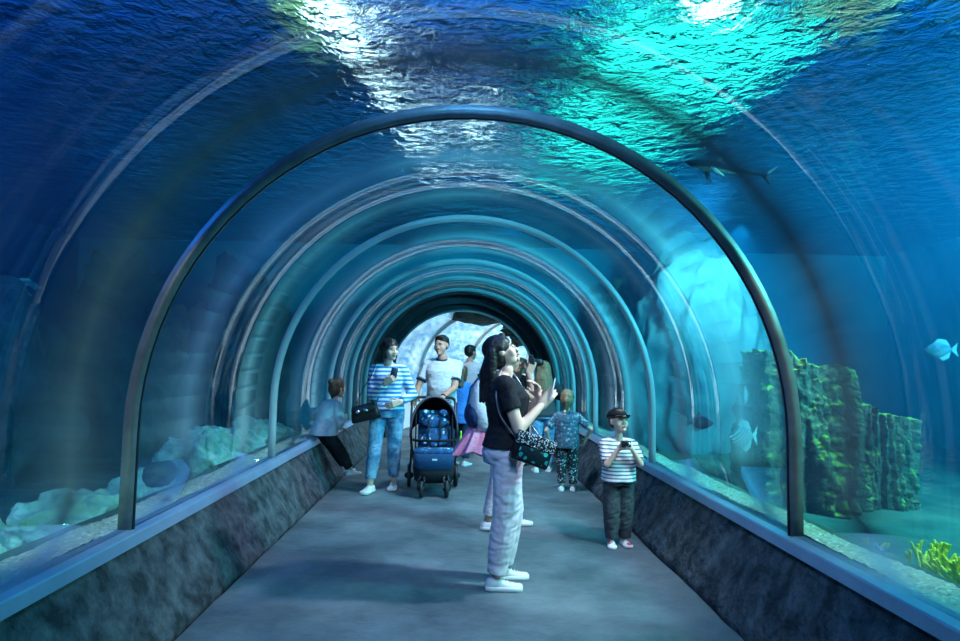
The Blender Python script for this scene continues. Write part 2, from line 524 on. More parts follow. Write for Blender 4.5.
gravel_strip(1, 'pale gravel strip along the foot of the right glass')

# water body (fills the tank round the tunnel) and its rippled surface
bm = bmesh.new()
prof = [(8.49, -.35), (8.49, WS), (-7.49, WS), (-7.49, -.35), (-1.87, -.35)] + list(reversed(arch(GR + .06, SZ - .3))) + [(1.87, -.35)]
poly_prism(bm, prof, Y0 - .08, 12.54)
struct('water', bm, M['water'])
bm = bmesh.new()
nx, ny = 150, 160
rows = []
for j in range(ny + 1):
    row = []
    for i in range(nx + 1):
        x, y = -7.49 + 15.98 * i / nx, -3.25 + 15.8 * j / ny
        row.append(bm.verts.new((x, y, WS + .01 + .012 * noise.noise(V((x * 2.2, y * 2.2, 0))))))
    rows.append(row)
for a, b in zip(rows[:-1], rows[1:]):
    for k in range(nx): bm.faces.new((a[k], b[k], b[k+1], a[k+1]))
o = struct('water_surface', bm, M['surface'], smooth=True)
# ------------------------------------------------------------------ rocks
M['rock_pale'] = noisy('pale_reef_rock', (.20, .42, .36), (.5, .78, .66), 5, .9, .9, 10, .05, c3=(.36, .62, .52))
M['rock_dark'] = noisy('dark_rock', (.02, .04, .04), (.07, .11, .10), 3, .9, .8, 10, .05)
M['rock_blue'] = noisy('pale_cliff_rock', (.12, .22, .25), (.22, .36, .38), 1.5, .9, .6, 8, .05)

def moss_mat():
    m = noisy('mossy_rock', (.045, .045, .03), (.17, .155, .10), 5, .95, 1.0, 10, .05)
    N, L = nt(m); b = N['Principled BSDF']
    base = b.inputs['Base Color'].links[0].from_socket
    g = N.new('ShaderNodeNewGeometry'); s = N.new('ShaderNodeSeparateXYZ'); L.new(g.outputs['Normal'], s.inputs[0])
    t = N.new('ShaderNodeTexNoise'); t.inputs['Scale'].default_value = 6; t.inputs['Detail'].default_value = 6
    L.new(coords(N, L), t.inputs['Vector'])
    a = N.new('ShaderNodeMath'); a.operation = 'MULTIPLY_ADD'; a.inputs[1].default_value = .5
    L.new(s.outputs['Z'], a.inputs[0]); L.new(t.outputs['Fac'], a.inputs[2])
    r = N.new('ShaderNodeValToRGB'); r.color_ramp.elements[0].position = .70; r.color_ramp.elements[1].position = .90
    r.color_ramp.elements[0].color = (0, 0, 0, 1); r.color_ramp.elements[1].color = (1, 1, 1, 1)
    L.new(a.outputs[0], r.inputs[0])
    mx = N.new('ShaderNodeMix'); mx.data_type = 'RGBA'
    L.new(r.outputs['Color'], mx.inputs[0]); L.new(base, mx.inputs[6]); mx.inputs[7].default_value = (.30, .42, .05, 1)
    L.new(mx.outputs[2], b.inputs['Base Color'])
    return m
M['moss'] = moss_mat()

def rock(name, c, r, m, label, seed=0, amp=.28, freq=1.4, sub=5, group=None, ridge=False, cat='rock'):
    bm = bmesh.new()
    bmesh.ops.create_icosphere(bm, subdivisions=sub, radius=1)
    o3 = V((seed * 7.3, seed * 3.9, seed * 1.3))
    for v in bm.verts:
        n = v.co.normalized(); q = n * freq + o3
        d = amp * noise.fractal(q, .9, 2.1, 6)
        if ridge: d += amp * .5 * (1 - abs(noise.noise(q * 2.5)) * 2) - amp * .2
        p = n * (1 + d)
        v.co = V((p.x * r[0], p.y * r[1], p.z * r[2]))
    o = from_bm(name, bm, m); o.location = c
    return tag(o, label, cat, group)

def block_rock(name, c, sx, sy, h, m, label, seed=0, lean=0, group=None, cat='rock', tops=None):
    """upright craggy block with vertical flutes and a broken flat top"""
    bm = bmesh.new(); n, k = 240, 150
    o3 = V((seed * 5.1, seed * 2.7, 0)); rings = []
    for j in range(k + 1):
        t = j / k
        ring = []
        tt = min(1, t * 1.12); close = 1 if t < .893 else max(0.03, 1 - (t - .893) / .107)
        for i in range(n):
            a = 2 * PI * i / n; ca, sa = math.cos(a), math.sin(a)
            e = 3.2
            rr = (abs(ca) ** e + abs(sa) ** e) ** (-1 / e)
            q = V((ca * 2.2, sa * 2.2, tt * h * .5)) + o3
            d = .34 * noise.fractal(q, .9, 2, 5) + .2 * (1 - 2 * abs(noise.noise(V((ca * 5, sa * 5, tt * .6)) + o3))) + .07 * noise.noise(V((ca * 3, sa * 3, tt * h * 5)) + o3) + .09 * noise.fractal(V((ca * 9, sa * 9, tt * h * 9)) + o3, .8, 2.1, 5) - .05 * abs(noise.noise(V((ca * 2, sa * 2, tt * h * 14)) + o3))
            f = rr * (1 + d) * close * (1.06 - .12 * tt)
            x, y = ca * f * sx, sa * f * sy
            top = h * (1 + .10 * noise.noise(V((x * 2.5, y * 2.5, seed))) + (tops(x) if tops else 0))
            z = tt * top + (.03 * noise.noise(V((x * 6, y * 6, seed))) if close < 1 else 0)
            ring.append(V((x + lean * tt, y, z)))
        rings.append(ring)
    ring_loft(bm, rings)
    o = from_bm(name, bm, m); o.location = c
    return tag(o, label, cat, group)

# mossy rock stack on the right
block_rock('rock_stack', (3.43, 6.5, .05), .44, .42, 1.46, M['moss'], 'tall moss-topped brown rock block standing behind the right glass', 3, tops=lambda x: -.22 * x - .02)
block_rock('rock_stack', (4.17, 6.5, .03), .25, .32, .98, M['moss'], 'narrower, lower mossy rock stump right of the tall moss-topped block', 5, tops=lambda x: -.35 * x + .07 * noise.noise(V((x * 9, 3, 1))))
block_rock('rock_spire', (3.03, 6.35, .05), .10, .13, 1.50, M['moss'], 'thin rock spire against the left side of the tall mossy block', 8)
# pale humps left, behind the gravel
PR = [(-2.66, 2.5, .08, .38, .55, .34), (-2.66, 3.55, .14, .42, .60, .36), (-2.7, 4.7, .16, .40, .55, .30), (-2.75, 5.75, .14, .42, .5, .26),
      (-2.72, 6.9, .30, .42, .50, .36), (-2.7, 8.1, .26, .42, .55, .32), (-2.9, 9.3, .25, .5, .6, .34)]
PL = ['pale green reef rock hump nearest the left front of the glass', 'pale jagged reef rock just before the near ring foot, left side',
      'pale reef rock just past the near ring foot, left side', 'low pale reef rock midway to the second ring, left side',
      'pale green reef rock peak beside the foot of the second ring, left side', 'pale reef rock behind the seated child',
      'farthest pale reef rock behind the left glass']
for i, (x, y, z, rx, ry, rz) in enumerate(PR):
    rock('reef_rock', (x, y, z), (rx, ry * .8, rz), M['rock_pale'], PL[i], i + 20, .30, 1.3, 6, 'pale reef rocks behind the left glass', True)
rock('rock', (-2.42, 3.35, .50), (.05, .05, .12), M['rock_dark'], 'small dark upright stone on the pale reef rock, left side', 61, .2, 1.5, 4)
rock('rock', (-2.45, 5.3, .50), (.12, .15, .10), M['rock_dark'], 'dark rounded stone between two pale reef rocks, left side', 62, .2, 1.5, 4)
# dark backdrop rocks left
DR = [(-5.2, 2.2, .5, .9, .75, .7), (-5.8, 4.2, .6, .9, .85, .9), (-5.0, 6.6, .7, 1.0, .85, 1.3), (-4.7, 9.0, .9, .9, .8, 1.7), (-3.9, 11.2, 1.0, .8, .7, 1.9)]
DL = ['dark low rock mound in the left tank, nearest one', 'dark rock mound in the left tank, second from the front', 'dark rock mass in the left tank, middle one',
      'tall dark rock in the left tank beyond the second ring', 'tallest dark rock at the far end of the left tank']
for i, (x, y, z, rx, ry, rz) in enumerate(DR):
    rock('dark_rock', (x, y, z), (rx, ry, rz), M['rock_dark'], DL[i], i + 40, .3, 1.5, 5, 'dark rocks in the left tank', True)
# right tank
rock('cliff_rock', (3.95, 10.7, 1.5), (1.1, .8, 2.1), M['rock_blue'], 'huge pale rock face rising near the far end of the right tank', 71, .22, 1.1, 6, ridge=True)
rock('cliff_rock', (2.95, 11.6, 1.0), (.6, .5, 1.9), M['rock_dark'], 'dark upright rock beside the far end of the right glass', 72, .25, 1.3, 5, ridge=True)
rock('dark_rock', (7.3, 7.6, 1.2), (.8, .9, 2.4), M['rock_dark'], 'dark tall rock at the right edge behind the mossy stump', 73, .25, 1.2, 5, ridge=True)
rock('dark_rock', (6.0, 3.9, .1), (1.2, 1.0, .5), M['rock_dark'], 'low dark rock on the bed at the right edge', 74, .3, 1.4, 5, ridge=True)
rock('sand_rock', (6.6, 5.9, .25), (.9, .6, .35), M['rock_blue'], 'flat pale rock right of the mossy stump', 75, .3, 1.2, 5)
M['coral'] = noisy('yellow_green_coral', (.25, .5, .03), (.7, .85, .15), 9, .8, .8, 6, .03)
M['teal_rock'] = noisy('teal_coral_rock', (.05, .5, .38), (.15, .75, .55), 5, .8, .8, 6, .03)
# a branching yellow-green coral low in the right corner
bm = bmesh.new(); rr = random.Random(5)
def branch(p, d, r, n):
    q = p + d * (.09 + .05 * rr.random())
    cap(bm, p, q, r, r * .8, n=7)
    if n:
        for _ in range(2 if n > 1 else 3):
            branch(q, (d + V((rr.uniform(-.7, .7), rr.uniform(-.7, .7), rr.uniform(-.1, .5)))).normalized(), r * .8, n - 1)
for k in range(9):
    branch(V((rr.uniform(-.22, .22), rr.uniform(-.3, .3), 0)), V((rr.uniform(-.4, .4), rr.uniform(-.4, .4), 1)).normalized(), .022, 3)
o = from_bm('coral', bm, M['coral']); o.location = (2.52, 3.5, .06); o.scale = (.9, .9, .85)
tag(o, 'bright yellow-green branching coral low behind the right glass', 'coral')
rock('coral_rock', (2.98, 3.45, .10), (.3, .45, .16), M['teal_rock'], 'turquoise rock lying beside the yellow-green coral', 81, .3, 1.5, 5)

# rockwork hanging above the water (seen rippling through the surface)
M['gold_rock'] = noisy('golden_lit_rock', (.12, .16, .03), (.5, .42, .16), 4, .9, .6, 8, .05)
rock('hanging_rock', (-1.60, 5.8, 4.66), (.24, .85, .46), M['gold_rock'], 'green-gold rock hanging from the ceiling above the water, left of the tunnel crown', 91, .3, 1.5, 5, ridge=True)
rock('hanging_rock', (3.35, 5.2, 4.66), (.45, .5, .46), M['gold_rock'], 'green-gold rock hanging from the ceiling above the water, right of the tunnel crown', 92, .3, 1.5, 5, ridge=True)

# ------------------------------------------------------------------ fish
def fish(loc, L, rz, mats, label, deep=.5, group=None, name='fish', rx=0):
    t = thing(name, label, 'fish', loc, rz, group)
    t.rotation_euler = (rx, 0, rz)
    bm = bmesh.new(); rings = []
    prof = [(0, .02), (.06, .22), (.16, .55), (.32, .92), (.46, 1), (.62, .82), (.76, .45), (.84, .22), (.9, .2)]
    for s, h in prof:
        rings.append([V(((.5 - s) * L, .5 * h * deep * .32 * L * math.cos(2*PI*k/14), .5 * h * deep * L * math.sin(2*PI*k/14))) for k in range(14)])
    ring_loft(bm, rings)
    b = from_bm('body', bm, mats[0], t)
    def fin(nm, pts, th=.012):
        f = bmesh.new()
        a = [f.verts.new((x * L, -th * L / 2, z * L)) for x, z in pts]; c = [f.verts.new((x * L, th * L / 2, z * L)) for x, z in pts]
        n = len(pts)
        for i in range(n): f.faces.new((a[i], a[(i+1) % n], c[(i+1) % n], c[i]))
        f.faces.new(a); f.faces.new(list(reversed(c)))
        from_bm(nm, f, mats[1], t, False)
    fin('tail_fin', [(-.37, .04), (-.56, deep * .42), (-.50, 0), (-.56, -deep * .42), (-.37, -.04)])
    fin('dorsal_fin', [(.2, deep * .38), (.05, deep * .68), (-.2, deep * .62), (-.33, deep * .2), (-.1, deep * .4)])
    fin('anal_fin', [(.05, -deep * .45), (-.1, -deep * .68), (-.28, -deep * .5), (-.33, -deep * .15), (-.1, -deep * .38)])
    e = bmesh.new(); ell(e, (.37 * L, 0, .05 * L), .03 * L, .055 * L * deep * 2.2, .03 * L, seg=10); from_bm('eye', e, M['eye_dark'], t)
    return t
M['fish_stripe'] = stripes('striped_fish', (.02, .05, .07), (.6, .72, .72), 16, .5, 'DIAGONAL')
M['fish_fin'] = principled('pale_fin', (.45, .6, .6), .6)
M['fish_blue'] = noisy('blue_silver_fish', (.07, .15, .22), (.2, .32, .4), 14, .4, .1)
fish((2.62, 6.0, .80), .30, PI + .25, (M['fish_stripe'], M['fish_fin']), 'striped round fish beside the left flank of the mossy block, lower of two', .75)
fish((2.74, 6.2, 1.17), .26, 1.1, (M['fish_stripe'], M['fish_fin']), 'slim pale fish above the striped one, left of the mossy block', .55)
fish((4.85, 6.4, 1.66), .30, 2.0, (M['fish_blue'], M['fish_fin']), 'pale fish hovering above the narrow mossy stump', .55)
fish((-5.4, 8.0, 2.3), .40, 1.2, (M['fish_blue'], M['fish_fin']), 'dim silvery fish high in the dark left tank', .35)
fish((-4.2, 4.6, .85), .30, .3, (M['fish_blue'], M['fish_fin']), 'small dim fish low in the dark left tank', .35)
fish((2.75, 7.4, .8), .30, -.2, (M['fish_blue'], M['fish_fin']), 'blue fish low behind the glass near the second ring, right side', .5)

# reef shark, swimming to the left above the right shoulder of the tunnel
def shark():
    L = .66
    t = thing('shark', 'small black-tipped shark swimming leftwards high in the right tank', 'shark', (1.90, 4.6, 2.91), PI)
    t.rotation_euler = (0, math.radians(-5), PI + .12)
    mt = principled('shark_skin', (.03, .06, .09), .8, 0, .1)
    N, Lk = nt(mt); b = N['Principled BSDF']
    g = N.new('ShaderNodeTexCoord'); s = N.new('ShaderNodeSeparateXYZ'); Lk.new(g.outputs['Object'], s.inputs[0])
    r = N.new('ShaderNodeMapRange'); r.inputs['From Min'].default_value = -.034; r.inputs['From Max'].default_value = -.022
    Lk.new(s.outputs['Z'], r.inputs['Value'])
    cr = N.new('ShaderNodeValToRGB'); cr.color_ramp.elements[0].color = (.62, .68, .55, 1); cr.color_ramp.elements[1].color = (.006, .012, .018, 1)
    Lk.new(r.outputs[0], cr.inputs[0]); Lk.new(cr.outputs[0], b.inputs['Base Color'])
    tip = principled('shark_fin_dark', (.006, .01, .014), .5)
    prof = [(0, .008, .006), (.03, .030, .016), (.08, .048, .034), (.16, .062, .054), (.28, .070, .068), (.40, .066, .066), (.52, .052, .052),
            (.64, .038, .038), (.76, .024, .026), (.86, .014, .018), (.93, .008, .014)]
    bm = bmesh.new(); rings = []
    for s_, w, h in prof:
        bend = .05 * max(0, s_ - .45) ** 2 * 8
        sag = -.03 * max(0, s_ - .3)
        rings.append([V(((.5 - s_) * L, w * L * math.cos(2*PI*k/18) + bend * L * .35, h * L * math.sin(2*PI*k/18) + sag * L)) for k in range(18)])
    ring_loft(bm, rings); from_bm('body', bm, mt, t)
    def fin(nm, pts, th=.016, M_=None, m=tip):
        f = bmesh.new(); n = len(pts)
        T = (M_ or Matrix.Identity(4))
        a = [f.verts.new(T @ V((x * L, -th * L / 2, z * L))) for x, z in pts]; c = [f.verts.new(T @ V((x * L, th * L / 2, z * L))) for x, z in pts]
        for i in range(n): f.faces.new((a[i], a[(i+1) % n], c[(i+1) % n], c[i]))
        f.faces.new(a); f.faces.new(list(reversed(c)))
        bmesh.ops.bevel(f, geom=list(f.edges), offset=.002, segments=2, affect='EDGES')
        from_bm(nm, f, m, t)
    fin('dorsal_fin', [(.20, .055), (.13, .11), (.085, .145), (.065, .135), (.075, .10), (.04, .055)])
    fin('second_dorsal_fin', [(-.20, .035), (-.235, .058), (-.25, .035)])
    fin('tail_fin', [(-.40, .0), (-.47, .025), (-.58, .10), (-.60, .10), (-.52, .01), (-.485, -.03), (-.52, -.115), (-.505, -.12), (-.44, -.06), (-.40, -.03)],
        M_=Matrix.Translation((0, .09 * L * .35, 0)))
    for sd in (-1, 1):
        fin('pectoral_fin', [(.24, 0), (.17, -.01), (.10, -.14), (.12, -.155), (.16, -.13), (.22, -.05)],
            M_=Matrix.Translation((0, sd * .05 * L, -.03 * L)) @ Matrix.Rotation(sd * math.radians(38), 4, 'X'), m=mt if sd > 0 else tip)
        fin('pelvic_fin', [(-.08, -.04), (-.13, -.07), (-.14, -.04)], M_=Matrix.Translation((0, sd * .02 * L, 0)) @ Matrix.Rotation(sd * .4, 4, 'X'))
        e = bmesh.new(); ell(e, (.40 * L, sd * .045 * L, .008 * L), .008 * L, .006 * L, .008 * L, seg=10); from_bm('eye', e, M['eye_dark'], t)
shark()

# ------------------------------------------------------------------ beyond the portal: bright second tunnel bending to the right
M['far_lit_water'] = noisy('painted_lit_water', (.12, .36, .62), (.6, .8, .92), 7, .8, .2, 6, .03, lo=.4, hi=.68)  # speckled glow of lit water, put into the wall colour
M['far_acrylic'] = glass_mat('far_acrylic', base=.03, gain=.5, power=3)
def far_path(s):     # s metres after the portal -> (x, y, heading)
    R = 7.0; a = s / R
    return R * (1 - math.cos(a)), 12.75 + R * math.sin(a), a
def far_xf(s):
    x, y, a = far_path(s)
    return Matrix.Translation((x, y, 0)) @ Matrix.Rotation(-a, 4, 'Z')
fr = 1.62
for i, s in enumerate((.6, 2.6, 4.6, 6.6)):
    bm = bmesh.new(); arch_shell(bm, fr - .03, fr + .06, .0, -.035, .035, far_xf(s)); struct('trim_%d' % (30 + i), bm, M['white_wall'], smooth=True)
def sweep(name, prof, s0, s1, m, n=18, closed=True):
    bm = bmesh.new(); rows = []
    for j in range(n + 1):
        X = far_xf(s0 + (s1 - s0) * j / n)
        rows.append([bm.verts.new(X @ V((x, 0, z))) for x, z in prof])
    k = len(prof)
    for a, b in zip(rows[:-1], rows[1:]):
        for i in range(k if closed else k - 1):
            bm.faces.new((a[i], a[(i+1) % k], b[(i+1) % k], b[i]))
    return struct(name, bm, m, smooth=False)
sweep('floor_far', [(-1.5, 0), (1.5, 0), (1.5, -.1), (-1.5, -.1)], 0, 8, M['floor'])
for s in (-1, 1):
    sweep('wall_far_' + ('left' if s < 0 else 'right'), [(s * 1.40, 0), (s * 1.5, .5), (s * 1.75, .5), (s * 1.75, -.1), (s * 1.4, -.1)], 0, 8, M['white_wall'])
gl = arch(fr, .5, 28)
sweep('window_far', gl + list(reversed(arch(fr + .04, .5, 28))), .05, 7.5, M['far_acrylic'], 24)
bm = bmesh.new(); box(bm, (3, 22.6, 2.5), 18, .2, 6); struct('wall_beyond', bm, M['far_lit_water'])
bm = bmesh.new(); box(bm, (-4.5, 17.6, 2.5), .2, 10, 6); struct('wall_beyond_left', bm, M['far_lit_water'])
bm = bmesh.new(); box(bm, (11, 17.6, 2.5), .2, 10, 6); struct('wall_beyond_right', bm, M['far_lit_water'])
bm = bmesh.new(); box(bm, (3.25, 17.6, 5.5), 15.5, 10, .2); struct('ceiling_beyond', bm, M['far_lit_water'])
bm = bmesh.new(); box(bm, (3.25, 17.6, -.25), 15.5, 10, .2); struct('floor_beyond', bm, M['sand'])
rock('roof_rock', (.45, 15.3, 2.75), (.75, .8, .38), M['rock_dark'], 'dark rock resting on top of the far tunnel glass', 95, .2, 1.3, 5)
rock('roof_rock', (1.75, 16.0, 2.45), (.7, .8, .5), M['rock_dark'], 'rugged rock on the right shoulder of the far tunnel', 96, .4, 2.0, 5, ridge=True)
# green bush left of the far tunnel
M['leaf'] = noisy('bush_leaf', (.06, .16, .03), (.25, .38, .12), 6, .7, 0)
bm = bmesh.new(); rr = random.Random(11)
for _ in range(700):
    a, b_, q = rr.uniform(0, 2*PI), rr.uniform(-1, 1), rr.random() ** .4
    p = V((.38 * q * math.cos(a) * math.sqrt(1 - b_*b_), .6 * q * math.sin(a) * math.sqrt(1 - b_*b_), .85 + .65 * q * b_))
    R = Euler((rr.uniform(0, PI), rr.uniform(0, PI), rr.uniform(0, PI))).to_matrix()
    pts = [V((0, -.07, 0)), V((.03, 0, .01)), V((0, .07, 0)), V((-.03, 0, .01))]
    bm.faces.new([bm.verts.new(p + R @ q_) for q_ in pts])
bush = thing('bush', 'green leafy bush beyond the far tunnel glass, behind the man', 'bush', (-2.25, 16.6, 0))
from_bm('foliage', bm, M['leaf'], bush, False)
bm = bmesh.new(); tube(bm, [(0, 0, -.16), (.02, 0, .3), (0, .02, .8)], [.04, .03, .02]); from_bm('stem', bm, M['hair_brown'], bush)
# ------------------------------------------------------------------ people
def ik(a, c, l1, l2, pole):
    a, c = V(a), V(c); d = c - a; L = d.length
    mx = (l1 + l2) * .999
    if L > mx: c = a + d * (mx / L); d = c - a; L = mx
    x = (l1*l1 - l2*l2 + L*L) / (2*L)
    h = math.sqrt(max(0, l1*l1 - x*x))
    u = d.normalized(); p = V(pole); p = (p - u * p.dot(u))
    if p.length < 1e-4: p = V((0, 1, 0))
    return a + u * x + p.normalized() * h, c

def hand_bm(bm, w, d, nrm, s, side, curl=.5, spread=.12):
    """w wrist, d finger direction, nrm palm normal, s hand length"""
    w, d = V(w), V(d).normalized(); nrm = V(nrm); nrm = (nrm - d * nrm.dot(d)).normalized()
    lat = d.cross(nrm).normalized()             # across the palm
    pl, pw = .46 * s, .165 * s
    if side < 0: lat = -lat                     # lat points to the thumb side
    for k in (-1, -.33, .33, 1):
        cap(bm, w + lat * (k * pw * .5), w + d * pl + lat * (k * pw * .85), .12 * s, .085 * s, 1, nrm, 8)
    for k, ln in zip((1, .35, -.35, -1), (.44, .50, .46, .36)):
        p = w + d * pl + lat * (k * pw * .9)
        a = 0.15
        for seg in range(3):
            a += curl * (.55, .75, .6)[seg]
            q = p + (d * math.cos(a) + nrm * math.sin(a) + lat * (k * spread * .5)) * (ln * s * (.42, .32, .26)[seg])
            cap(bm, p, q, (.058 - .006 * seg) * s, (.052 - .007 * seg) * s, 1, nrm, 8)
            p = q
    p = w + d * (pl * .25) + lat * (pw * .8)
    q = p + (d * .55 + lat * .75 + nrm * .35 * (1 + curl)).normalized() * (.26 * s)
    cap(bm, p, q, .085 * s, .062 * s, 1, nrm, 8)
    r = q + (d * .85 + lat * .1 + nrm * (.2 + .6 * curl)).normalized() * (.22 * s)
    cap(bm, q, r, .058 * s, .046 * s, 1, nrm, 8)
    return w + d * (pl * .9) + nrm * (.11 * s)

def shoe(name, t, m, sole_m, ank, yaw, fl, pitch=0, high=False, seed=0):
    bm = bmesh.new(); R = Euler((pitch, 0, yaw)).to_matrix()
    base = V(ank)
    prof = [(-.27, .16, .22), (-.22, .24, .42), (-.10, .27, .60 if high else .50), (.05, .26, .56 if high else .46), (.18, .27, .38), (.32, .31, .29), (.48, .33, .24), (.60, .29, .20), (.68, .18, .14)]
    rings = []; srings = []
    for y, w, h in prof:
        w *= fl * .60; hh = h * fl * .62; c = V((0, y * fl, 0))
        ring = []
        for k in range(16):
            a = 2*PI*k/16; x = math.copysign(abs(math.cos(a)) ** .8, math.cos(a)) * w
            z = (math.sin(a) + 1) / 2 * hh + .02 * fl
            ring.append(base + R @ V((x * (1.08 if math.sin(a) < 0 else .95), y * fl, z)))
        rings.append(ring)
        srings.append([base + R @ V((x * w * 1.12, y * fl * 1.02, z * fl)) for x, z in ((-.9, 0), (-1, .03), (-1, .10), (-.9, .12), (.9, .12), (1, .10), (1, .03), (.9, 0))])
    ring_loft(bm, rings)
    o = from_bm(name, bm, m, t)
    b2 = bmesh.new(); ring_loft(b2, srings); s = from_bm('sole', b2, sole_m, o)
    b3 = bmesh.new()
    for k in range(4):
        y = .10 + k * .09; hz = (.42 - k * .055) * fl * .62
        tube(b3, [base + R @ V((-.10 * fl, y * fl, hz * .92)), base + R @ V((0, y * fl + .02 * fl, hz * 1.08 + .01)), base + R @ V((.10 * fl, y * fl, hz * .92))], .012 * fl, 6)
    from_bm('laces', b3, M['sole'] if m != M['black_cloth'] else M['black_cloth'], o)
    return o

def person(label, loc, rz, H, kind='f', lean=0, hipz=None, hip_y=0, feet=((-.09, 0, 0, .1), (.09, 0, 0, -.1)), kneepole=(0, 1, 0),
           wrists=None, elbows=None, hands=None, head=(0, 0), skin='skin', top='black_cloth', sleeve=.5, bottom='denim', bot_w=1.0, cuff=.12,
           shoes='sneaker', soles='sole', high=False, hair='hair_dark', style='short', hem=-.03, hh=None, seed=1, belly=0, vox=None, group=None, front=True, loose=0):
    t = thing('person', label, 'person', loc, rz, group)
    child = kind == 'c'
    hh = hh or (H * (.138 if not child else .178))
    vox = vox or (.008 if H > 1.3 else .007)
    zh = .515 * H if not child else .475 * H
    hip = hipz if hipz is not None else zh
    dz = hip - zh
    zs = H - hh * 1.41
    T_ = zs - zh
    sw = {'f': .092, 'm': .106, 'c': .104}[kind] * H
    pivot = V((0, hip_y, hip))
    Rl = Matrix.Rotation(-math.radians(lean), 3, 'X')
    def B(x, y, z):     # upper-body point (given for an upright body) to its leaned place
        p = V((x, y, z - zh)); f = min(1, max(0, (z - zh) / (.25 * T_)))
        R = Matrix.Rotation(-math.radians(lean) * f, 3, 'X')
        return pivot + R @ p
    if kind == 'f':
        secs = [(-.035, .080, .078, -.006), (.02, .103, .080, -.010), (.20, .092, .070, 0), (.40, .074, .056, .004), (.62, .088, .068, .008), (.78, .090, .076, .010), (.93, .088, .056, -.004), (1.02, .070, .045, -.008)]
    elif kind == 'm':
        secs = [(-.035, .078, .075, -.004), (.02, .096, .078, -.006), (.20, .094, .074, 0), (.40, .092, .070, .004), (.62, .096, .070, .006), (.78, .104, .074, .006), (.93, .104, .058, -.004), (1.02, .080, .05, -.008)]
    else:
        secs = [(-.035, .080, .078, 0), (.02, .092, .080, 0), (.20, .092, .076, .004), (.40, .090, .074, .006), (.62, .094, .070, .002), (.78, .098, .068, 0), (.93, .096, .058, -.004), (1.02, .068, .045, -.006)]
    def torso(bm, grow=0, lo=-1, hi=9, wide=0):
        out = []
        for f, rx, ry, oy in secs:
            if f < lo or f > hi: continue
            z = zh + f * T_ if f >= 0 else zh + f * H
            yb = belly * H * max(0, 1 - abs(f - .4) / .35)
            ff = min(1, max(0, f / .25))
            R = Matrix.Rotation(-math.radians(lean) * ff, 3, 'X')
            w = wide * max(0, 1 - f) if f >= 0 else wide
            out.append((B(0, oy * H + yb * .5, z), rx * H + grow + w, ry * H + yb * .5 + grow + w, R))
        loft(bm, out, 24, 2.3)
    # joints
    hipj = {s: V((s * .055 * H, hip_y, hip)) for s in (-1, 1)}
    ft = {-1: feet[0], 1: feet[1]}
    fl = .150 * H if not child else .155 * H
    ank = {}; knee = {}
    for s in (-1, 1):
        fx, fy, fz, fw = ft[s][:4]
        a = V((fx, fy, fz + .05 * H))
        knee[s], ank[s] = ik(hipj[s], a, .234 * H * (1 if not child else .92), .234 * H * (1 if not child else .90), kneepole)
    sh = {s: B(s * sw, -.005 * H, zs - .02 * H) for s in (-1, 1)}
    wr = wrists or {-1: (-.15 * H, .03, .47 * H), 1: (.15 * H, .03, .47 * H)}
    el = elbows or {}
    elb = {}
    for s in (-1, 1):
        elb[s], w = ik(sh[s], wr[s], .175 * H, .155 * H, el.get(s, (s * .3, -1, -.3))); wr[s] = w
    # skin: one continuous figure
    bm = bmesh.new()
    torso(bm, -.006)
    ntop = B(0, .012 * H, zs + .30 * hh)
    cap(bm, B(0, -.012 * H, zs - .03 * H), ntop, .040 * H if kind == 'm' else .034 * H, .034 * H if kind == 'm' else .029 * H)
    yaw, pit = math.radians(head[0]), math.radians(head[1])
    Rh = Matrix.Rotation(yaw, 3, 'Z') @ Matrix.Rotation(pit - math.radians(lean) * .5, 3, 'X')
    hc = ntop + Rh @ V((0, .10 * hh, .56 * hh)) 
    def Hd(x, y, z): return hc + Rh @ V((x * hh, y * hh, z * hh))
    for s in (-1, 1):
        cap(bm, B(0, -.01 * H, zs + .02), sh[s], .030 * H, .034 * H)
        cap(bm, sh[s], elb[s], .031 * H, .0235 * H); cap(bm, elb[s], wr[s], .0235 * H, .0155 * H)
        cap(bm, hipj[s], knee[s], .050 * H, .034 * H)
        m_ = knee[s].lerp(ank[s], .35)
        cap(bm, knee[s], m_, .032 * H, .033 * H); cap(bm, m_, ank[s], .033 * H, .020 * H)
    ell(bm, Hd(0, -.05, .13), .345*hh, .42*hh, .37*hh, Rh)
    ell(bm, Hd(0, .10, -.12), .275*hh, .29*hh, .36*hh, Rh)
    ell(bm, Hd(0, .20, -.37), .16*hh, .14*hh, .12*hh, Rh)
    for s in (-1, 1):
        ell(bm, Hd(s*.17, .24, -.13), .12*hh, .11*hh, .14*hh, Rh)
        ell(bm, Hd(s*.34, -.03, -.03), .04*hh, .085*hh, .13*hh, Rh)
        ell(bm, Hd(s*.13, .33, .08), .11*hh, .06*hh, .035*hh, Rh)
    o = blob('body', bm, vox, None, None, 3)
    fb = bmesh.new()                                            # finer face features, fused
    ell(fb, Hd(0, .14, -.12), .235*hh, .25*hh, .33*hh, Rh)
    cap(fb, Hd(0, .37, .04), Hd(0, .435, -.12), .030*hh, .048*hh)
    for s in (-1, 1): ell(fb, Hd(s*.055, .42, -.135), .045*hh, .05*hh, .035*hh, Rh)
    ell(fb, Hd(0, .36, -.30), .10*hh, .07*hh, .04*hh, Rh)
    ell(fb, Hd(0, .33, -.40), .10*hh, .07*hh, .07*hh, Rh)
    f_ = blob('face_part', fb, .0042, None, None, 2)
    hb = bmesh.new(); info = {}
    hd = hands or {}
    for s in (-1, 1):
        p = hd.get(s, {})
        d = V(p.get('dir', (wr[s] - elb[s]))); nr = p.get('palm', (-s, 0, 0))
        info[s] = t_hand = hand_bm(hb, wr[s], d, nr, .108 * H, p.get('side', s), p.get('curl', .35))
    h_ = blob('hand_part', hb, .0036, None, None, 2)
    join_meshes('body', [o, f_, h_], M[skin], t)
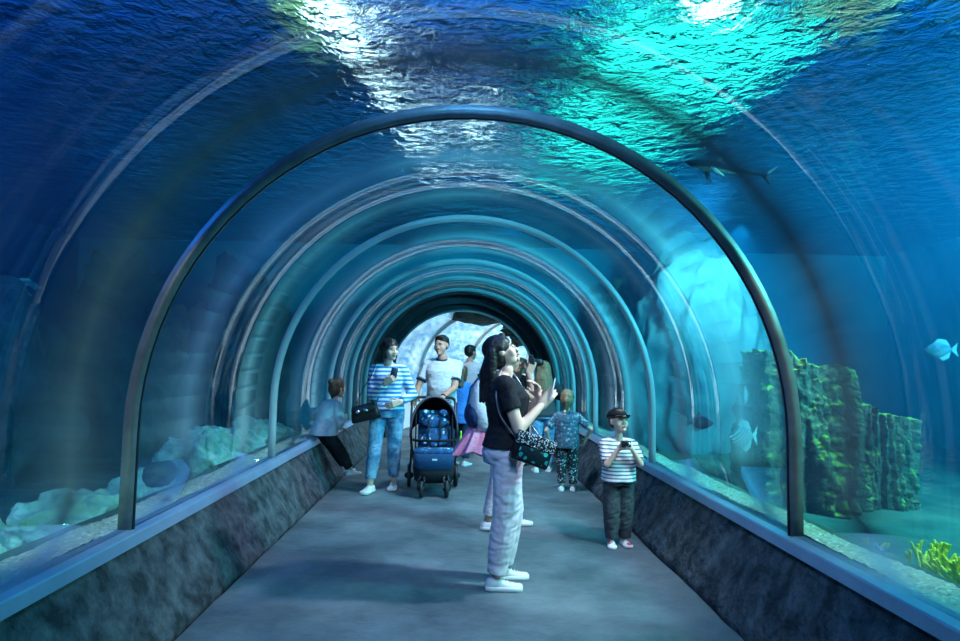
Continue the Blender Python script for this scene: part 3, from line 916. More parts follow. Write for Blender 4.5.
    # eyes, brows, lips
    if front:
        for s in (-1, 1):
            eb, ib, bb = bmesh.new(), bmesh.new(), bmesh.new()
            ell(eb, Hd(s*.125, .352, .0), .050*hh, .042*hh, .023*hh, Rh, 12)
            ell(ib, Hd(s*.125, .386, .0), .028*hh, .014*hh, .024*hh, Rh, 10)
            tube(bb, [Hd(s*.06, .405, .085), Hd(s*.13, .40, .115), Hd(s*.21, .345, .085)], .016*hh, 6)
            e = from_bm('eye', eb, M['eye_white'], t); from_bm('iris', ib, M['eye_dark'], e)
            from_bm('eyebrow', bb, M[hair], t)
        lb = bmesh.new()
        tube(lb, [Hd(-.10, .375, -.275), Hd(-.03, .418, -.272), Hd(.03, .418, -.272), Hd(.10, .375, -.275)], [.008*hh, .032*hh, .032*hh, .008*hh], 8)
        from_bm('lips', lb, M['lips'], t)
    # hair
    bm = bmesh.new()
    if style == 'none': pass
    elif style == 'short':
        ell(bm, Hd(0, -.085, .20), .365*hh, .425*hh, .355*hh, Rh); ell(bm, Hd(0, -.16, .05), .345*hh, .35*hh, .33*hh, Rh)
        ell(bm, Hd(0, .22, .38), .24*hh, .16*hh, .11*hh, Rh)
    else:
        ell(bm, Hd(0, -.09, .18), .395*hh, .45*hh, .385*hh, Rh); ell(bm, Hd(0, -.20, -.05), .37*hh, .33*hh, .42*hh, Rh)
        for s in (-1, 1):
            cap(bm, Hd(s*.08, .20, .43), Hd(s*.33, .02, .08), .09*hh, .08*hh)
            if style in ('long', 'very_long'): cap(bm, Hd(s*.34, -.02, .05), Hd(s*.33, -.10, -.55), .10*hh, .10*hh)
        bk = Hd(0, -.34, -.05)
        if style in ('long', 'very_long', 'wavy'):
            ln = {'long': .95, 'very_long': 1.65, 'wavy': 1.25}[style] * hh
            q = V((bk.x, min(bk.y, B(0, -.09 * H, zs).y), 0))
            rr = random.Random(seed)
            for k in range(9):
                a = (k - 4) / 4
                wd = 1.5 if style == 'very_long' else 1.0
                top_ = Hd(a * .30, -.28, .12)
                mid = V((top_.x * .9 + a * (.05 + .2 * (wd - 1)) * hh, min(top_.y * .5 + bk.y * .5 - .06*hh * (1 - a*a), B(0, -.082 * H, zs - .02 * H).y + .25 * hh * a * a), bk.z - ln * .35))
                low = V((mid.x + a * .10 * hh * wd, B(0, -.100 * H, zs - .10 * H).y + .25 * hh * a * a + rr.uniform(-.015, .015), bk.z - ln * (1 + rr.uniform(-.1, .08))))
                cap(bm, top_, mid, .15*hh, .15*hh, n=9); cap(bm, mid, low, .15*hh, .06*hh, n=9)
        if style == 'bun':
            ell(bm, Hd(0, -.45, .30), .17*hh, .17*hh, .16*hh, Rh)
            for s in (-1, 1): cap(bm, Hd(s*.32, .10, .1), Hd(s*.34, .12, -.28), .05*hh, .025*hh)
            cap(bm, Hd(0, -.38, -.1), Hd(0, -.30, -.5), .18*hh, .08*hh)
        if style == 'tail':
            cap(bm, Hd(0, -.44, .22), Hd(0, -.62, -.1), .12*hh, .16*hh); cap(bm, Hd(0, -.62, -.1), Hd(0, -.5, -.85), .17*hh, .05*hh)
    if style != 'none': blob('hair', bm, .0065, M[hair], t, 3, .0055 * (hh / .22), 18, seed)
    # trousers
    bm = bmesh.new(); g = .012 + .004 * bot_w
    torso(bm, g, -1, .25)
    for s in (-1, 1):
        cu = ank[s].lerp(knee[s], cuff)
        cap(bm, hipj[s] + V((0, 0, -.0)), knee[s], .054 * H + g * .6, .036 * H * bot_w + g)
        cap(bm, knee[s], knee[s].lerp(cu, .4), .036 * H * bot_w + g, .034 * H * bot_w + g * .9)
        lowr = .024 * H * bot_w + g
        cl = knee[s].lerp(cu, .4)
        cyl(bm, cl, cu, .034 * H * bot_w + g * .9, lowr)
    cutz = {s: ank[s].lerp(knee[s], cuff) for s in (-1, 1)}
    blob('trousers', bm, vox, M[bottom], t, 2, .010, 10, seed + 3)
    # top
    bm = bmesh.new()
    tsec_lo = hem
    g2 = .014 + loose * .5
    out = []
    R0 = Matrix.Identity(3)
    z0 = zh + hem * H
    out.append((B(0, 0, z0), secs[1][1] * H + g2 + loose, secs[1][2] * H + g2 + loose, R0))
    for f, rx, ry, oy in secs[1:]:
        z = zh + f * T_
        if z < z0 + .02: continue
        yb = belly * H * max(0, 1 - abs(f - .4) / .35)
        R = Matrix.Rotation(-math.radians(lean) * min(1, f / .25), 3, 'X')
        w = loose * (1 - f * .6)
        out.append((B(0, oy * H + yb * .5, z), rx * H + g2 + w, ry * H + yb * .5 + g2 + w, R))
    loft(bm, out, 24, 2.3)
    for s in (-1, 1):
        cap(bm, B(0, -.01 * H, zs + .005), sh[s], .030 * H + .008, .037 * H + .008)
        if sleeve <= 1:
            e = sh[s].lerp(elb[s], sleeve); cap(bm, sh[s], sh[s].lerp(e, .3), .035 * H + .006, .034 * H + .006); cyl(bm, sh[s], e, .034 * H + .006, .031 * H + .010)
        else:
            cap(bm, sh[s], elb[s], .035 * H + .008 + loose * .3, .028 * H + .010 + loose * .3)
            cyl(bm, elb[s], elb[s].lerp(wr[s], sleeve - 1), .027 * H + .008 + loose * .3, .021 * H + .008)
    blob('shirt', bm, vox, M[top], t, 2, .009, 9, seed + 7)
    # shoes
    for s in (-1, 1):
        fx, fy, fz, fw = ft[s][:4]; pt = ft[s][4] if len(ft[s]) > 4 else 0
        shoe('shoe', t, M[shoes], M[soles], (ank[s].x, ank[s].y, ank[s].z - .05 * H), fw, fl, pt, high)
    W = Matrix.Translation(V(loc)) @ Matrix.Rotation(rz, 4, 'Z')
    return t, dict(W=W, hand={s: W @ info[s] for s in info}, wrist={s: W @ wr[s] for s in wr}, elb={s: W @ elb[s] for s in elb},
                   sh={s: W @ sh[s] for s in sh}, head=W @ hc, Rh=(W.to_3x3() @ Rh), hh=hh, B=lambda x, y, z: W @ B(x, y, z), zh=zh, zs=zs, H=H, ank={s: W @ ank[s] for s in ank})

R_ = math.radians
F0 = (.0)
# 1 woman in black tee, in front
w1, i1 = person('woman in a black t-shirt and white trousers gazing upward, nearest the camera', (.27, 4.27, 0), R_(-88), 1.64, 'f', lean=-3,
    feet=((-.10, .0, 0, .12), (.10, -.07, 0, -.05)), wrists={-1: V((-.06, .215, 1.20)), 1: V((.09, .215, 1.17))},
    elbows={-1: (-.4, -.3, -1), 1: (.45, -.25, -1)}, hands={-1: dict(dir=(.15, -.1, 1), palm=(.3, -1, 0), curl=.7), 1: dict(dir=(-.1, .65, .75), palm=(-1, .3, .2), curl=.45)},
    head=(-4, 24), skin='skin_fair', top='black_cloth', sleeve=.55, bottom='white_cloth', bot_w=1.18, cuff=.05, shoes='sneaker', high=True,
    hair='hair_dark', style='wavy', seed=2, hem=.03, loose=.012)
# 2 backpacker hidden behind her
w2, i2 = person('person in white trousers with a backpack, mostly hidden behind the woman in black', (.36, 5.72, 0), R_(-92), 1.58, 'f',
    feet=((-.10, .10, 0, .1), (.10, -.14, 0, -.1)), wrists={-1: V((-.05, .20, 1.36)), 1: V((.07, .20, 1.36))}, elbows={-1: (-.5, .2, -1), 1: (.5, .2, -1)},
    hands={-1: dict(dir=(.1, .4, 1), palm=(1, 0, 0), curl=.6), 1: dict(dir=(-.1, .4, 1), palm=(-1, 0, 0), curl=.6)},
    head=(0, 5), top='grey_cloth', sleeve=.6, bottom='white_cloth', bot_w=1.1, shoes='sneaker', hair='hair_dark', style='short', seed=4, hem=.0)
# 3 woman in stripes
w3, i3 = person('woman in a blue and white striped jumper and ripped jeans, standing by the stroller', (-.86, 7.33, 0), R_(178), 1.71, 'f',
    feet=((-.07, -.12, 0, .05), (.15, .14, 0, -.25)), wrists={-1: V((-.16, .19, 1.00)), 1: V((-.01, .25, 1.21))}, elbows={-1: (-.5, -.4, -.7), 1: (.55, -.3, -.9)},
    hands={-1: dict(dir=(.55, .3, -.2), palm=(.2, -1, 0), curl=.5), 1: dict(dir=(-.75, .25, .5), palm=(-.3, -.9, .2), curl=.55)},
    head=(42, -2), skin='skin_fair', top='breton', sleeve=1.85, bottom='denim_light', bot_w=1.02, cuff=.14, shoes='sneaker', hair='hair_dark', style='long', seed=5, hem=.01, loose=.002)
# 4 man pushing the stroller
w4, i4 = person('man in a pale grey ringer t-shirt holding the stroller handle', (-.27, 8.12, 0), R_(168), 1.80, 'm',
    feet=((-.12, .05, 0, .1), (.12, -.12, 0, -.1)), wrists={-1: V((-.10, .38, 1.03)), 1: V((.24, .34, 1.03))}, elbows={-1: (-.5, -.8, -.4), 1: (.5, -.8, -.4)},
    hands={-1: dict(dir=(.1, .75, -.45), palm=(0, -.4, -1), curl=.7), 1: dict(dir=(0, .8, -.4), palm=(0, -.4, -1), curl=.7)},
    head=(-12, -3), skin='skin', top='tee_grey', sleeve=.62, bottom='denim_dark', shoes='black_cloth', soles='rubber', hair='hair_dark', style='short', seed=6, hem=-.03, belly=.02, loose=.004)
# 5 boy
w5, i5 = person('little boy in a striped t-shirt and black cap looking up by the right curb', (1.25, 5.22, 0), R_(180), 1.09, 'c',
    feet=((-.055, -.02, 0, .12), (.06, .02, 0, -.15)), wrists={-1: V((-.055, .17, .80)), 1: V((.035, .165, .79))}, elbows={-1: (-.7, -.6, -.9), 1: (.7, -.6, -.9)},
    hands={-1: dict(dir=(.6, .5, .35), palm=(.5, -.8, 0), curl=.7), 1: dict(dir=(-.6, .5, .35), palm=(-.5, -.8, 0), curl=.7)},
    head=(22, 14), skin='skin_fair', top='boy_stripe', sleeve=.85, bottom='grey_cloth', bot_w=1.25, cuff=.02, shoes='red_sneaker', hair='hair_brown', style='short', seed=8, hem=-.01, loose=.016)
# 6 girl seen from behind
w6, i6 = person('young girl seen from behind in a mottled blue top and patterned leggings', (1.20, 7.42, 0), R_(-10), 1.16, 'c',
    feet=((-.06, .0, 0, .05), (.07, .03, 0, -.1)), wrists={-1: V((-.19, .02, .52)), 1: V((.21, .06, .58))}, elbows={-1: (-1, -.6, 0), 1: (1, -.6, 0)},
    head=(0, -4), skin='skin_fair', top='girl_top', sleeve=.75, bottom='legging', shoes='sneaker', hair='hair_blonde', style='tail', seed=9, front=False, hem=-.05, loose=.012)
# 7 long-haired teenager behind the girl
w7, i7 = person('person with very long blonde hair, dark top and blue jeans, seen from behind', (1.10, 8.72, 0), R_(-4), 1.50, 'f',
    feet=((-.10, -.02, 0, .1), (.07, .05, 0, -.1)), wrists={-1: V((-.10, .26, 1.0)), 1: V((.10, .26, 1.02))}, elbows={-1: (-1, -.4, -.4), 1: (1, -.4, -.4)},
    head=(-8, 6), skin='skin_fair', top='grey_cloth', sleeve=1.8, bottom='denim_light', shoes='sneaker', hair='hair_blonde', style='very_long', seed=10, front=False, hem=-.02, loose=.01)
# 8 brown-haired woman, dark clothes
w8, i8 = person('dark-clothed woman with wavy brown hair, half hidden by the woman in black', (.80, 9.3, 0), R_(-35), 1.55, 'f',
    wrists={-1: V((-.06, .26, 1.12)), 1: V((.06, .26, 1.10))}, elbows={-1: (-1, -.4, -.6), 1: (1, -.4, -.6)},
    head=(-20, -14), skin='skin', top='black_cloth', sleeve=1.7, bottom='black_cloth', shoes='black_cloth', soles='rubber', hair='hair_brown', style='wavy', seed=11, hem=-.05, loose=.015)
# 9 person in blue behind the man
w9, i9 = person('short person in a bright blue shirt behind the stroller man', (-.03, 9.2, 0), R_(-25), 1.42, 'f',
    wrists={-1: V((-.05, .26, 1.02)), 1: V((.12, .22, .98))}, elbows={-1: (-1, -.4, -.6), 1: (1, -.4, -.6)},
    head=(-10, -5), skin='skin', top='blue_cloth', sleeve=.8, bottom='denim_dark', shoes='sneaker', hair='hair_brown', style='long', seed=12, hem=-.09, loose=.02, vox=.01)
# 10 man in white tee from behind
w10, i10 = person('man in a white t-shirt seen from behind, standing near the far portal', (.10, 10.6, 0), R_(-22), 1.76, 'm',
    wrists={-1: V((-.18, .24, 1.08)), 1: V((.18, .24, 1.05))}, elbows={-1: (-1, -.5, -.4), 1: (1, -.5, -.4)},
    head=(-22, 0), skin='skin', top='tee_grey', sleeve=.6, bottom='denim_dark', shoes='sneaker', hair='hair_dark', style='short', seed=13, front=False, hem=-.03, belly=.02, loose=.02, vox=.01)
# 11 child perched on the left sill
w11, i11 = person('small child with pinned-up brown hair perched on the left sill', (-1.62, 7.62, 0), R_(-48), 1.26, 'c', lean=16, hipz=.605,
    feet=((-.03, .39, .02, .1), (.12, .34, .04, -.1)), kneepole=(0, 1, .4), wrists={-1: V((-.13, .12, .70)), 1: V((.12, .14, .66))}, elbows={-1: (-1, -.4, -.2), 1: (1, -.5, -.2)},
    hands={-1: dict(curl=.4), 1: dict(dir=(0, .9, -.3), palm=(0, 0, -1), curl=.4)},
    head=(6, 4), skin='skin_fair', top='tee_grey', sleeve=1.75, bottom='black_cloth', bot_w=1.15, shoes='sneaker', hair='hair_brown', style='bun', seed=14, hem=-.02, loose=.022)

# extras that belong to clothes
bm = bmesh.new()                                     # ripped patches of the jeans: paler frayed bands
fr_ = bmesh.new()
for k in range(7):
    pass
bm.free(); fr_.free()
# navy collar and cuffs of the ringer tee
def torus_bm(c, R3, R, r, n=28, k=8, fl=1.0):
    b = bmesh.new(); rings = []
    vs = []
    for i in range(n):
        a = 2*PI*i/n; row = []
        for j in range(k):
            t = 2*PI*j/k
            row.append(b.verts.new(V(c) + R3 @ V(((R + r*math.cos(t))*math.cos(a), (R*fl + r*math.cos(t))*math.sin(a), r*math.sin(t)))))
        vs.append(row)
    for i in range(n):
        for j in range(k):
            b.faces.new((vs[i][j], vs[(i+1)%n][j], vs[(i+1)%n][(j+1)%k], vs[i][(j+1)%k]))
    return b
def on_person(t, info, name, b, m):
    W = info['W'].inverted()
    bmesh.ops.transform(b, matrix=W, verts=b.verts)
    return from_bm(name, b, m, t)
for s in (-1, 1):
    c = i4['sh'][s].lerp(i4['elb'][s], .68); d = (i4['elb'][s] - i4['sh'][s])
    x, y, z = frame_of(d); R3 = Matrix((x, y, z)).transposed()
    on_person(w4, i4, 'cuff', torus_bm(c, R3, .062, .009), M['navy'])
c = i4['B'](0, .004, i4['zs'] + .045)
on_person(w4, i4, 'collar', torus_bm(c, Matrix.Rotation(.3, 3, 'X'), .072, .010, fl=.95), M['navy'])
# ------------------------------------------------------------------ things people wear, hold and push
# phones / camera
def phone(loc, R3, label, m_back, w=.072, h=.148, name='phone', hold=None):
    t = thing(name, label, 'phone', loc); t.rotation_euler = R3.to_euler()
    b = bmesh.new(); box(b, (0, 0, 0), w, .009, h, bev=.003); from_bm('body', b, m_back, t)
    b = bmesh.new(); box(b, (0, -.0048, 0), w - .006, .0012, h - .008); from_bm('screen', b, M['screen'], t)
    b = bmesh.new(); box(b, (w * .28, .0055, h * .36), .018, .003, .03, bev=.001); from_bm('camera_bump', b, M['black_plastic'], t)
    return t
phone(i1['hand'][1] + V((.03, .0, .045)), Euler((.2, .2, R_(80))).to_matrix(), 'white phone held upright by the woman in the black t-shirt', M['phone_white'])
phone(i3['hand'][1] + V((.02, -.02, .05)), Euler((.1, .2, 0)).to_matrix(), 'black phone held up by the woman in the striped jumper', M['black_plastic'])
# compact camera in the backpacker's hands
t = thing('camera', 'black camera held up to the face beside the chin of the woman in black', 'camera', (i2['hand'][-1] + i2['hand'][1]) / 2 + V((.0, 0, .03)), R_(-90))
b = bmesh.new(); box(b, (0, 0, 0), .13, .05, .085, bev=.01); from_bm('body', b, M['black_plastic'], t)
b = bmesh.new(); cap(b, (0, .02, 0), (0, .075, 0), .034, .034); from_bm('lens', b, M['black_plastic'], t)
b = bmesh.new(); box(b, (0, -.005, .052), .045, .04, .028, bev=.008); from_bm('viewfinder', b, M['black_plastic'], t)
# boy's toy camera
t = thing('toy_binoculars', 'small black device held in both hands by the little boy', 'gadget', (i5['hand'][-1] + i5['hand'][1]) / 2 + V((0, -.012, .012)), R_(6))
b = bmesh.new(); box(b, (0, 0, 0), .075, .03, .05, bev=.007); from_bm('body', b, M['black_plastic'], t)
b = bmesh.new(); cap(b, (.015, -.01, 0), (.015, -.03, 0), .016, .014); from_bm('lens', b, M['chrome'], t)

# the boy's cap (top-level: it can be lifted off)
def baseball_cap(info, label, m, yaw=0):
    t = thing('baseball_cap', label, 'cap', info['head']); t.rotation_euler = info['Rh'].to_euler(); hh = info['hh']
    b = bmesh.new(); ell(b, (0, -.06*hh, .22*hh), .40*hh, .47*hh, .36*hh, seg=28)
    dele = [v for v in b.verts if v.co.z < .17 * hh]; bmesh.ops.delete(b, geom=dele, context='VERTS')
    bmesh.ops.solidify(b, geom=b.faces[:], thickness=.004)
    from_bm('crown', b, m, t)
    b = bmesh.new(); n = 20; top = []; bot = []
    for ri in range(5):
        row = []; row2 = []
        for i in range(n + 1):
            a = PI * (.12 + .76 * i / n)
            ex = ri / 4
            x = math.cos(a) * .395 * hh * (1 - .04 * ex); y = -.06*hh + math.sin(a) * (.465 * hh + .34 * hh * ex * math.sin(a) ** .6)
            z = .20 * hh - .04 * hh * ex - .06 * hh * math.cos(a) ** 2
            row.append(b.verts.new((x, y, z))); row2.append(b.verts.new((x, y, z - .004)))
        top.append(row); bot.append(row2)
    for g in (top, bot):
        for r1, r2 in zip(g[:-1], g[1:]):
            for i in range(n): b.faces.new((r1[i], r1[i+1], r2[i+1], r2[i]))
    for i in range(n): b.faces.new((top[-1][i], top[-1][i+1], bot[-1][i+1], bot[-1][i]))
    from_bm('brim', b, m, t)
    b = bmesh.new(); ell(b, (0, -.06*hh, .58*hh), .03*hh, .03*hh, .015*hh, seg=10); from_bm('button', b, m, t)
    b = bmesh.new(); box(b, (0, .36*hh, .33*hh), .16*hh, .02*hh, .10*hh, Matrix.Rotation(.35, 3, 'X'), .004); from_bm('badge', b, M['tee_grey'], t)
baseball_cap(i5, "black baseball cap on the little boy's head", M['black_cloth'])

# crossbody bag of the woman in black: boxy, houndstooth flap and teal print
def along(pts, n):
    """catmull-rom through pts"""
    pts = [V(p) for p in pts]; P = [pts[0]] + pts + [pts[-1]]; out = []
    for i in range(1, len(P) - 2):
        for k in range(n):
            t = k / n
            out.append(.5 * ((2 * P[i]) + (-P[i-1] + P[i+1]) * t + (2*P[i-1] - 5*P[i] + 4*P[i+1] - P[i+2]) * t*t + (-P[i-1] + 3*P[i] - 3*P[i+1] + P[i+2]) * t**3))
    out.append(pts[-1]); return out
bagc = V((.415, 4.055, .905)); tl = R_(24)
t = thing('crossbody_bag', 'black crossbody bag with houndstooth flap and teal print, worn by the woman in black', 'bag', bagc, 0)
t.rotation_euler = (0, tl * .8, R_(8))
b = bmesh.new(); box(b, (0, 0, -.015), .25, .085, .17, bev=.018); from_bm('body', b, M['leather'], t)
b = bmesh.new(); box(b, (0, -.047, .045), .255, .012, .075, bev=.004); box(b, (0, -.005, .080), .255, .095, .012, bev=.005); from_bm('flap', b, M['hounds'], t)
b = bmesh.new(); box(b, (0.01, -.0465, -.04), .20, .010, .085, bev=.004); from_bm('front_panel', b, M['bag_teal'], t)
b = bmesh.new(); box(b, (0, -.056, .008), .03, .008, .018, bev=.003); from_bm('clasp', b, M['chrome'], t)
b = bmesh.new()
Wm = (Matrix.Translation(bagc) @ Euler(t.rotation_euler).to_matrix().to_4x4()).inverted()
sh = i1['B'](0.04, 0.0, i1['zs'] + .045)
path = [V((.245, 4.30, 1.40)), V((.215, 4.20, 1.37)), V((.185, 4.10, 1.24)), V((.205, 4.085, 1.12)), V((.262, 4.078, 1.03)), V((.315, 4.065, .965))]
path2 = [V((.245, 4.30, 1.40)), V((.31, 4.35, 1.37)), V((.385, 4.32, 1.25)), V((.40, 4.20, 1.08)), V((.50, 4.075, .93))]
for P_ in (path, path2):
    pp = along(P_, 7)
    for k, p in enumerate(pp[:-1]):
        q = pp[k + 1]; cap(b, Wm @ p, Wm @ (p.lerp(q, .72)), .0055, .0055, n=6)
    tube(b, [Wm @ p for p in pp], .0036, 6)
from_bm('chain_strap', b, M['strap_metal'], t)

# black handbag of the woman in stripes
hb = V((-1.09, 7.17, .885))
t = thing('handbag', 'small glossy black handbag hanging at the hip of the woman in stripes', 'bag', hb, 0); t.rotation_euler = (0, R_(-14), 0)
b = bmesh.new(); loft(b, [((0, 0, -.10), .15, .045), ((0, 0, -.085), .165, .06), ((0, 0, -.01), .155, .06), ((0, 0, .06), .135, .045), ((0, 0, .075), .12, .025)], 28, 3.5); from_bm('body', b, M['leather'], t)
b = bmesh.new(); loft(b, [((0, -.025, -.02), .125, .045), ((0, -.02, .04), .145, .045), ((0, -.008, .085), .13, .035)], 24, 3); from_bm('flap', b, M['leather'], t)
b = bmesh.new()
for x in (-.07, .02): ell(b, (x, -.072, .02), .022, .01, .016, seg=12)
from_bm('buckle', b, M['chrome'], t)
Wm = (Matrix.Translation(hb) @ Euler(t.rotation_euler).to_matrix().to_4x4()).inverted()
b = bmesh.new(); tube(b, [Wm @ p for p in along([V((-1.20, 7.17, .92)), V((-1.13, 7.2, 1.12)), V((-1.035, 7.25, 1.30)), V((-.99, 7.29, 1.445)), V((-.93, 7.34, 1.44)), V((-.93, 7.30, 1.2)), V((-.97, 7.18, .95))], 6)], .006, 6)
from_bm('strap', b, M['leather'], t)

# backpack on the person behind the woman in black
bp = V((.135, 5.72, 1.08))
t = thing('backpack', 'white and navy backpack seen beside the back of the woman in black', 'backpack', bp, 0)
b = bmesh.new(); ell(b, (0, 0, 0), .105, .16, .22, seg=24); ell(b, (0.03, 0, -.06), .12, .165, .19, seg=24); ell(b, (.04, 0, .06), .08, .15, .19, seg=24); blob('body', b, .008, M['tee_grey'], t, 3, .006, 12, 3)
b = bmesh.new(); ell(b, (-.045, 0, -.09), .095, .15, .125, seg=24); blob('front_pocket', b, .008, M['navy'], t, 2, .006, 14, 4)
for y in (-.09, .0, .09):
    b = bmesh.new(); tube(b, [(-.02, y, .225), (-.085, y, .14), (-.11, y, 0), (-.11, y, -.10)], .013, 8, .5, (1, 0, 0)); from_bm('stripe_strap', b, M['navy'], t)
b = bmesh.new(); tube(b, [(-.01, -.03, .21), (-.02, -.025, .26), (-.02, .025, .26), (-.01, .03, .21)], .009, 8); from_bm('handle', b, M['navy'], t)
for y in (-.11, .11):
    b = bmesh.new(); tube(b, along([(.08, y, -.14), (.33, y, -.03), (.35, y*.95, .12), (.25, y * .85, .285), (.12, y * .8, .27), (.06, y * .7, .17)], 5), .016, 8, .5, (0, 0, 1)); from_bm('shoulder_strap', b, M['black_cloth'], t)
# pink jacket hanging under it
b = bmesh.new(); n = 90; kk = 22; rings = []
for j in range(kk + 1):
    s_ = j / kk; ring = []
    for i in range(n):
        a = 2*PI*i/n
        r = (.05 + .06 * s_ ** .8) * (1 + .30 * s_ * math.sin(a * 7 + 2 * s_) + .06 * math.sin(a * 13))
        ring.append(V((r * math.cos(a) * 1.25 - .06 * s_, r * math.sin(a), .0 - .25 * s_ + .02 * math.sin(a * 3) * s_)))
    rings.append(ring)
ring_loft(b, rings); o = from_bm('jacket', b, M['pink']); o.location = (.12, 5.72, .895)
tag(o, 'pink jacket hanging below the backpack beside the white trousers', 'jacket')

# ------------------------------------------------------------------ stroller
def stroller(loc, rz):
    t = thing('stroller', 'navy space-print baby stroller pushed by the man in the ringer t-shirt', 'stroller', loc, rz)
    # local: front is -Y, x across; wheels on z=0
    def wheel(x, y, r, w):
        b = bmesh.new()
        Rm = Matrix.Rotation(PI/2, 3, 'Y')
        b2 = torus_bm((x, y, r), Rm, r - w * .5, w * .5, 32, 10)
        o = from_bm('wheel', b2, M['rubber'], t); b.free()
        b = bmesh.new(); cap(b, (x - w*.4, y, r), (x + w*.4, y, r), r * .28, r * .28)
        for k in range(6):
            a = PI * k / 3; tube(b, [(x, y, r), (x, y + math.cos(a) * (r - w*.5), r + math.sin(a) * (r - w*.5))], .008, 6)
        from_bm('hub', b, M['black_plastic'], o)
    for s in (-1, 1):
        wheel(s * .27, .30, .135, .045)
        for d in (-.0,): wheel(s * .135, -.32, .09, .042)
        b = bmesh.new(); tube(b, [(s*.135, -.32, .09), (s*.10, -.30, .19), (s*.135, -.26, .235)], .016, 8); tube(b, [(s*.17, -.32, .09), (s*.17, -.30, .18), (s*.135, -.27, .235)], .012, 8); from_bm('fork', b, M['black_plastic'], t)
        b = bmesh.new(); tube(b, along([(s*.135, -.27, .235), (s*.21, -.1, .34), (s*.255, .12, .55), (s*.26, .30, .82), (s*.25, .42, 1.0)], 6), .014, 10); from_bm('frame_tube', b, M['black_plastic'], t)
        b = bmesh.new(); tube(b, [(s*.27, .30, .135), (s*.255, .22, .30), (s*.25, .05, .47)], .014, 8); from_bm('rear_strut', b, M['black_plastic'], t)
    b = bmesh.new(); tube(b, along([(-.25, .42, 1.0), (-.20, .455, 1.025), (0, .465, 1.03), (.20, .455, 1.025), (.25, .42, 1.0)], 6), .018, 10); from_bm('handlebar', b, M['rubber'], t)
    b = bmesh.new(); tube(b, [(-.27, .30, .135), (.27, .30, .135)], .012, 8); tube(b, [(-.135, -.27, .235), (.135, -.27, .235)], .012, 8); from_bm('axle', b, M['black_plastic'], t)
    # basket
    b = bmesh.new(); loft(b, [((0, 0, .14), .19, .24), ((0, 0, .16), .215, .27), ((0, .0, .30), .235, .30)], 28, 4); from_bm('basket', b, M['black_cloth'], t)
    # seat shell: reclined back, seat, leg rest
    b = bmesh.new(); R1 = Matrix.Rotation(R_(-22), 3, 'X')
    box(b, (0, .10, .66), .36, .05, .50, R1, .02); o = from_bm('backrest', b, M['stroller_blue'], t)
    b = bmesh.new()
    ell(b, (0, .065, .775), .155, .045, .085, R1); o1 = blob('head_cushion', b, .006, M['stroller_blue'], t, 2, .004, 20, 2)
    b = bmesh.new()
    for s in (-1, 1): ell(b, (s*.10, .035, .875), .045, .03, .04, R1)
    from_bm('ear_bumper', b, M['stroller_blue'], t)
    b = bmesh.new(); ell(b, (0, -.0, .57), .165, .055, .10, R1); ell(b, (0, .03, .66), .12, .035, .05, R1); blob('body_cushion', b, .006, M['stroller_blue'], t, 2, .004, 18, 5)
    b = bmesh.new(); box(b, (0, -.10, .455), .36, .26, .06, Matrix.Rotation(.12, 3, 'X'), .025); from_bm('seat', b, M['stroller_navy'], t)
    # foot muff / leg apron: rounded panel at the front
    b = bmesh.new(); loft(b, [((0, -.24, .27), .13, .03), ((0, -.265, .30), .19, .045), ((0, -.27, .38), .215, .05), ((0, -.25, .46), .22, .05), ((0, -.235, .475), .20, .035)], 30, 3); from_bm('leg_cover', b, M['stroller_navy'], t)
    b = bmesh.new(); loft(b, [((0, -.245, .455), .222, .055), ((0, -.235, .49), .225, .06), ((0, -.19, .515), .20, .075)], 30, 3); from_bm('leg_cover_trim', b, M['stroller_blue'], t)
    b = bmesh.new(); box(b, (0, -.322, .40), .055, .006, .022, bev=.002); from_bm('badge', b, M['tee_grey'], t)
    b = bmesh.new(); tube(b, along([(-.225, .02, .58), (-.22, -.12, .585), (-.12, -.21, .59), (.12, -.21, .59), (.22, -.12, .585), (.225, .02, .58)], 6), .014, 10); from_bm('bumper_bar', b, M['black_cloth'], t)
    b = bmesh.new()
    for s in (-1, 1): tube(b, [(s*.06, .02, .80), (s*.07, -.05, .62), (s*.03, -.10, .50)], .011, 6, .4)
    from_bm('harness', b, M['black_cloth'], t)
    # canopy: three-bow hood folded back, open at front
    b = bmesh.new(); n = 24; rows = []
    for j in range(12):
        u = j / 11; ph = R_(-6 + 78 * u)
        row = []
        for i in range(n + 1):
            a = PI * i / n
            bulge = 1 + .025 * math.sin(u * PI * 3) ** 2
            x = .265 * math.cos(a) * bulge; hgt = .46 * math.sin(a) ** .75 * bulge
            row.append(V((x, .08 + hgt * math.sin(ph) * .86 - .02, .60 + hgt * math.cos(ph) + (0 if hgt > .01 else 0))))
        rows.append(row)
    vs = [[b.verts.new(p) for p in r] for r in rows]
    for a_, c_ in zip(vs[:-1], vs[1:]):
        for i in range(n): b.faces.new((a_[i], a_[i+1], c_[i+1], c_[i]))
    bmesh.ops.solidify(b, geom=b.faces[:], thickness=.012)
    from_bm('canopy', b, M['black_cloth'], t)
    b = bmesh.new(); tube(b, [p for p in rows[0]], .013, 8); o = from_bm('canopy_trim', b, M['pinktrim'], t)
    b = bmesh.new(); tube(b, [p + V((0, -.004, -.002)) for p in rows[4]], .008, 8); from_bm('canopy_bow', b, M['black_plastic'], t)
    # side window inner: fabric sides
    for s in (-1, 1):
        b = bmesh.new(); box(b, (s*.205, .06, .64), .015, .20, .42, R1, .006); from_bm('side_wing', b, M['black_cloth'], t)
    return t
M['pinktrim'] = cloth('dusty_trim', (.10, .08, .11), (.16, .12, .16))
stroller((-.325, 7.28, 0), R_(4))
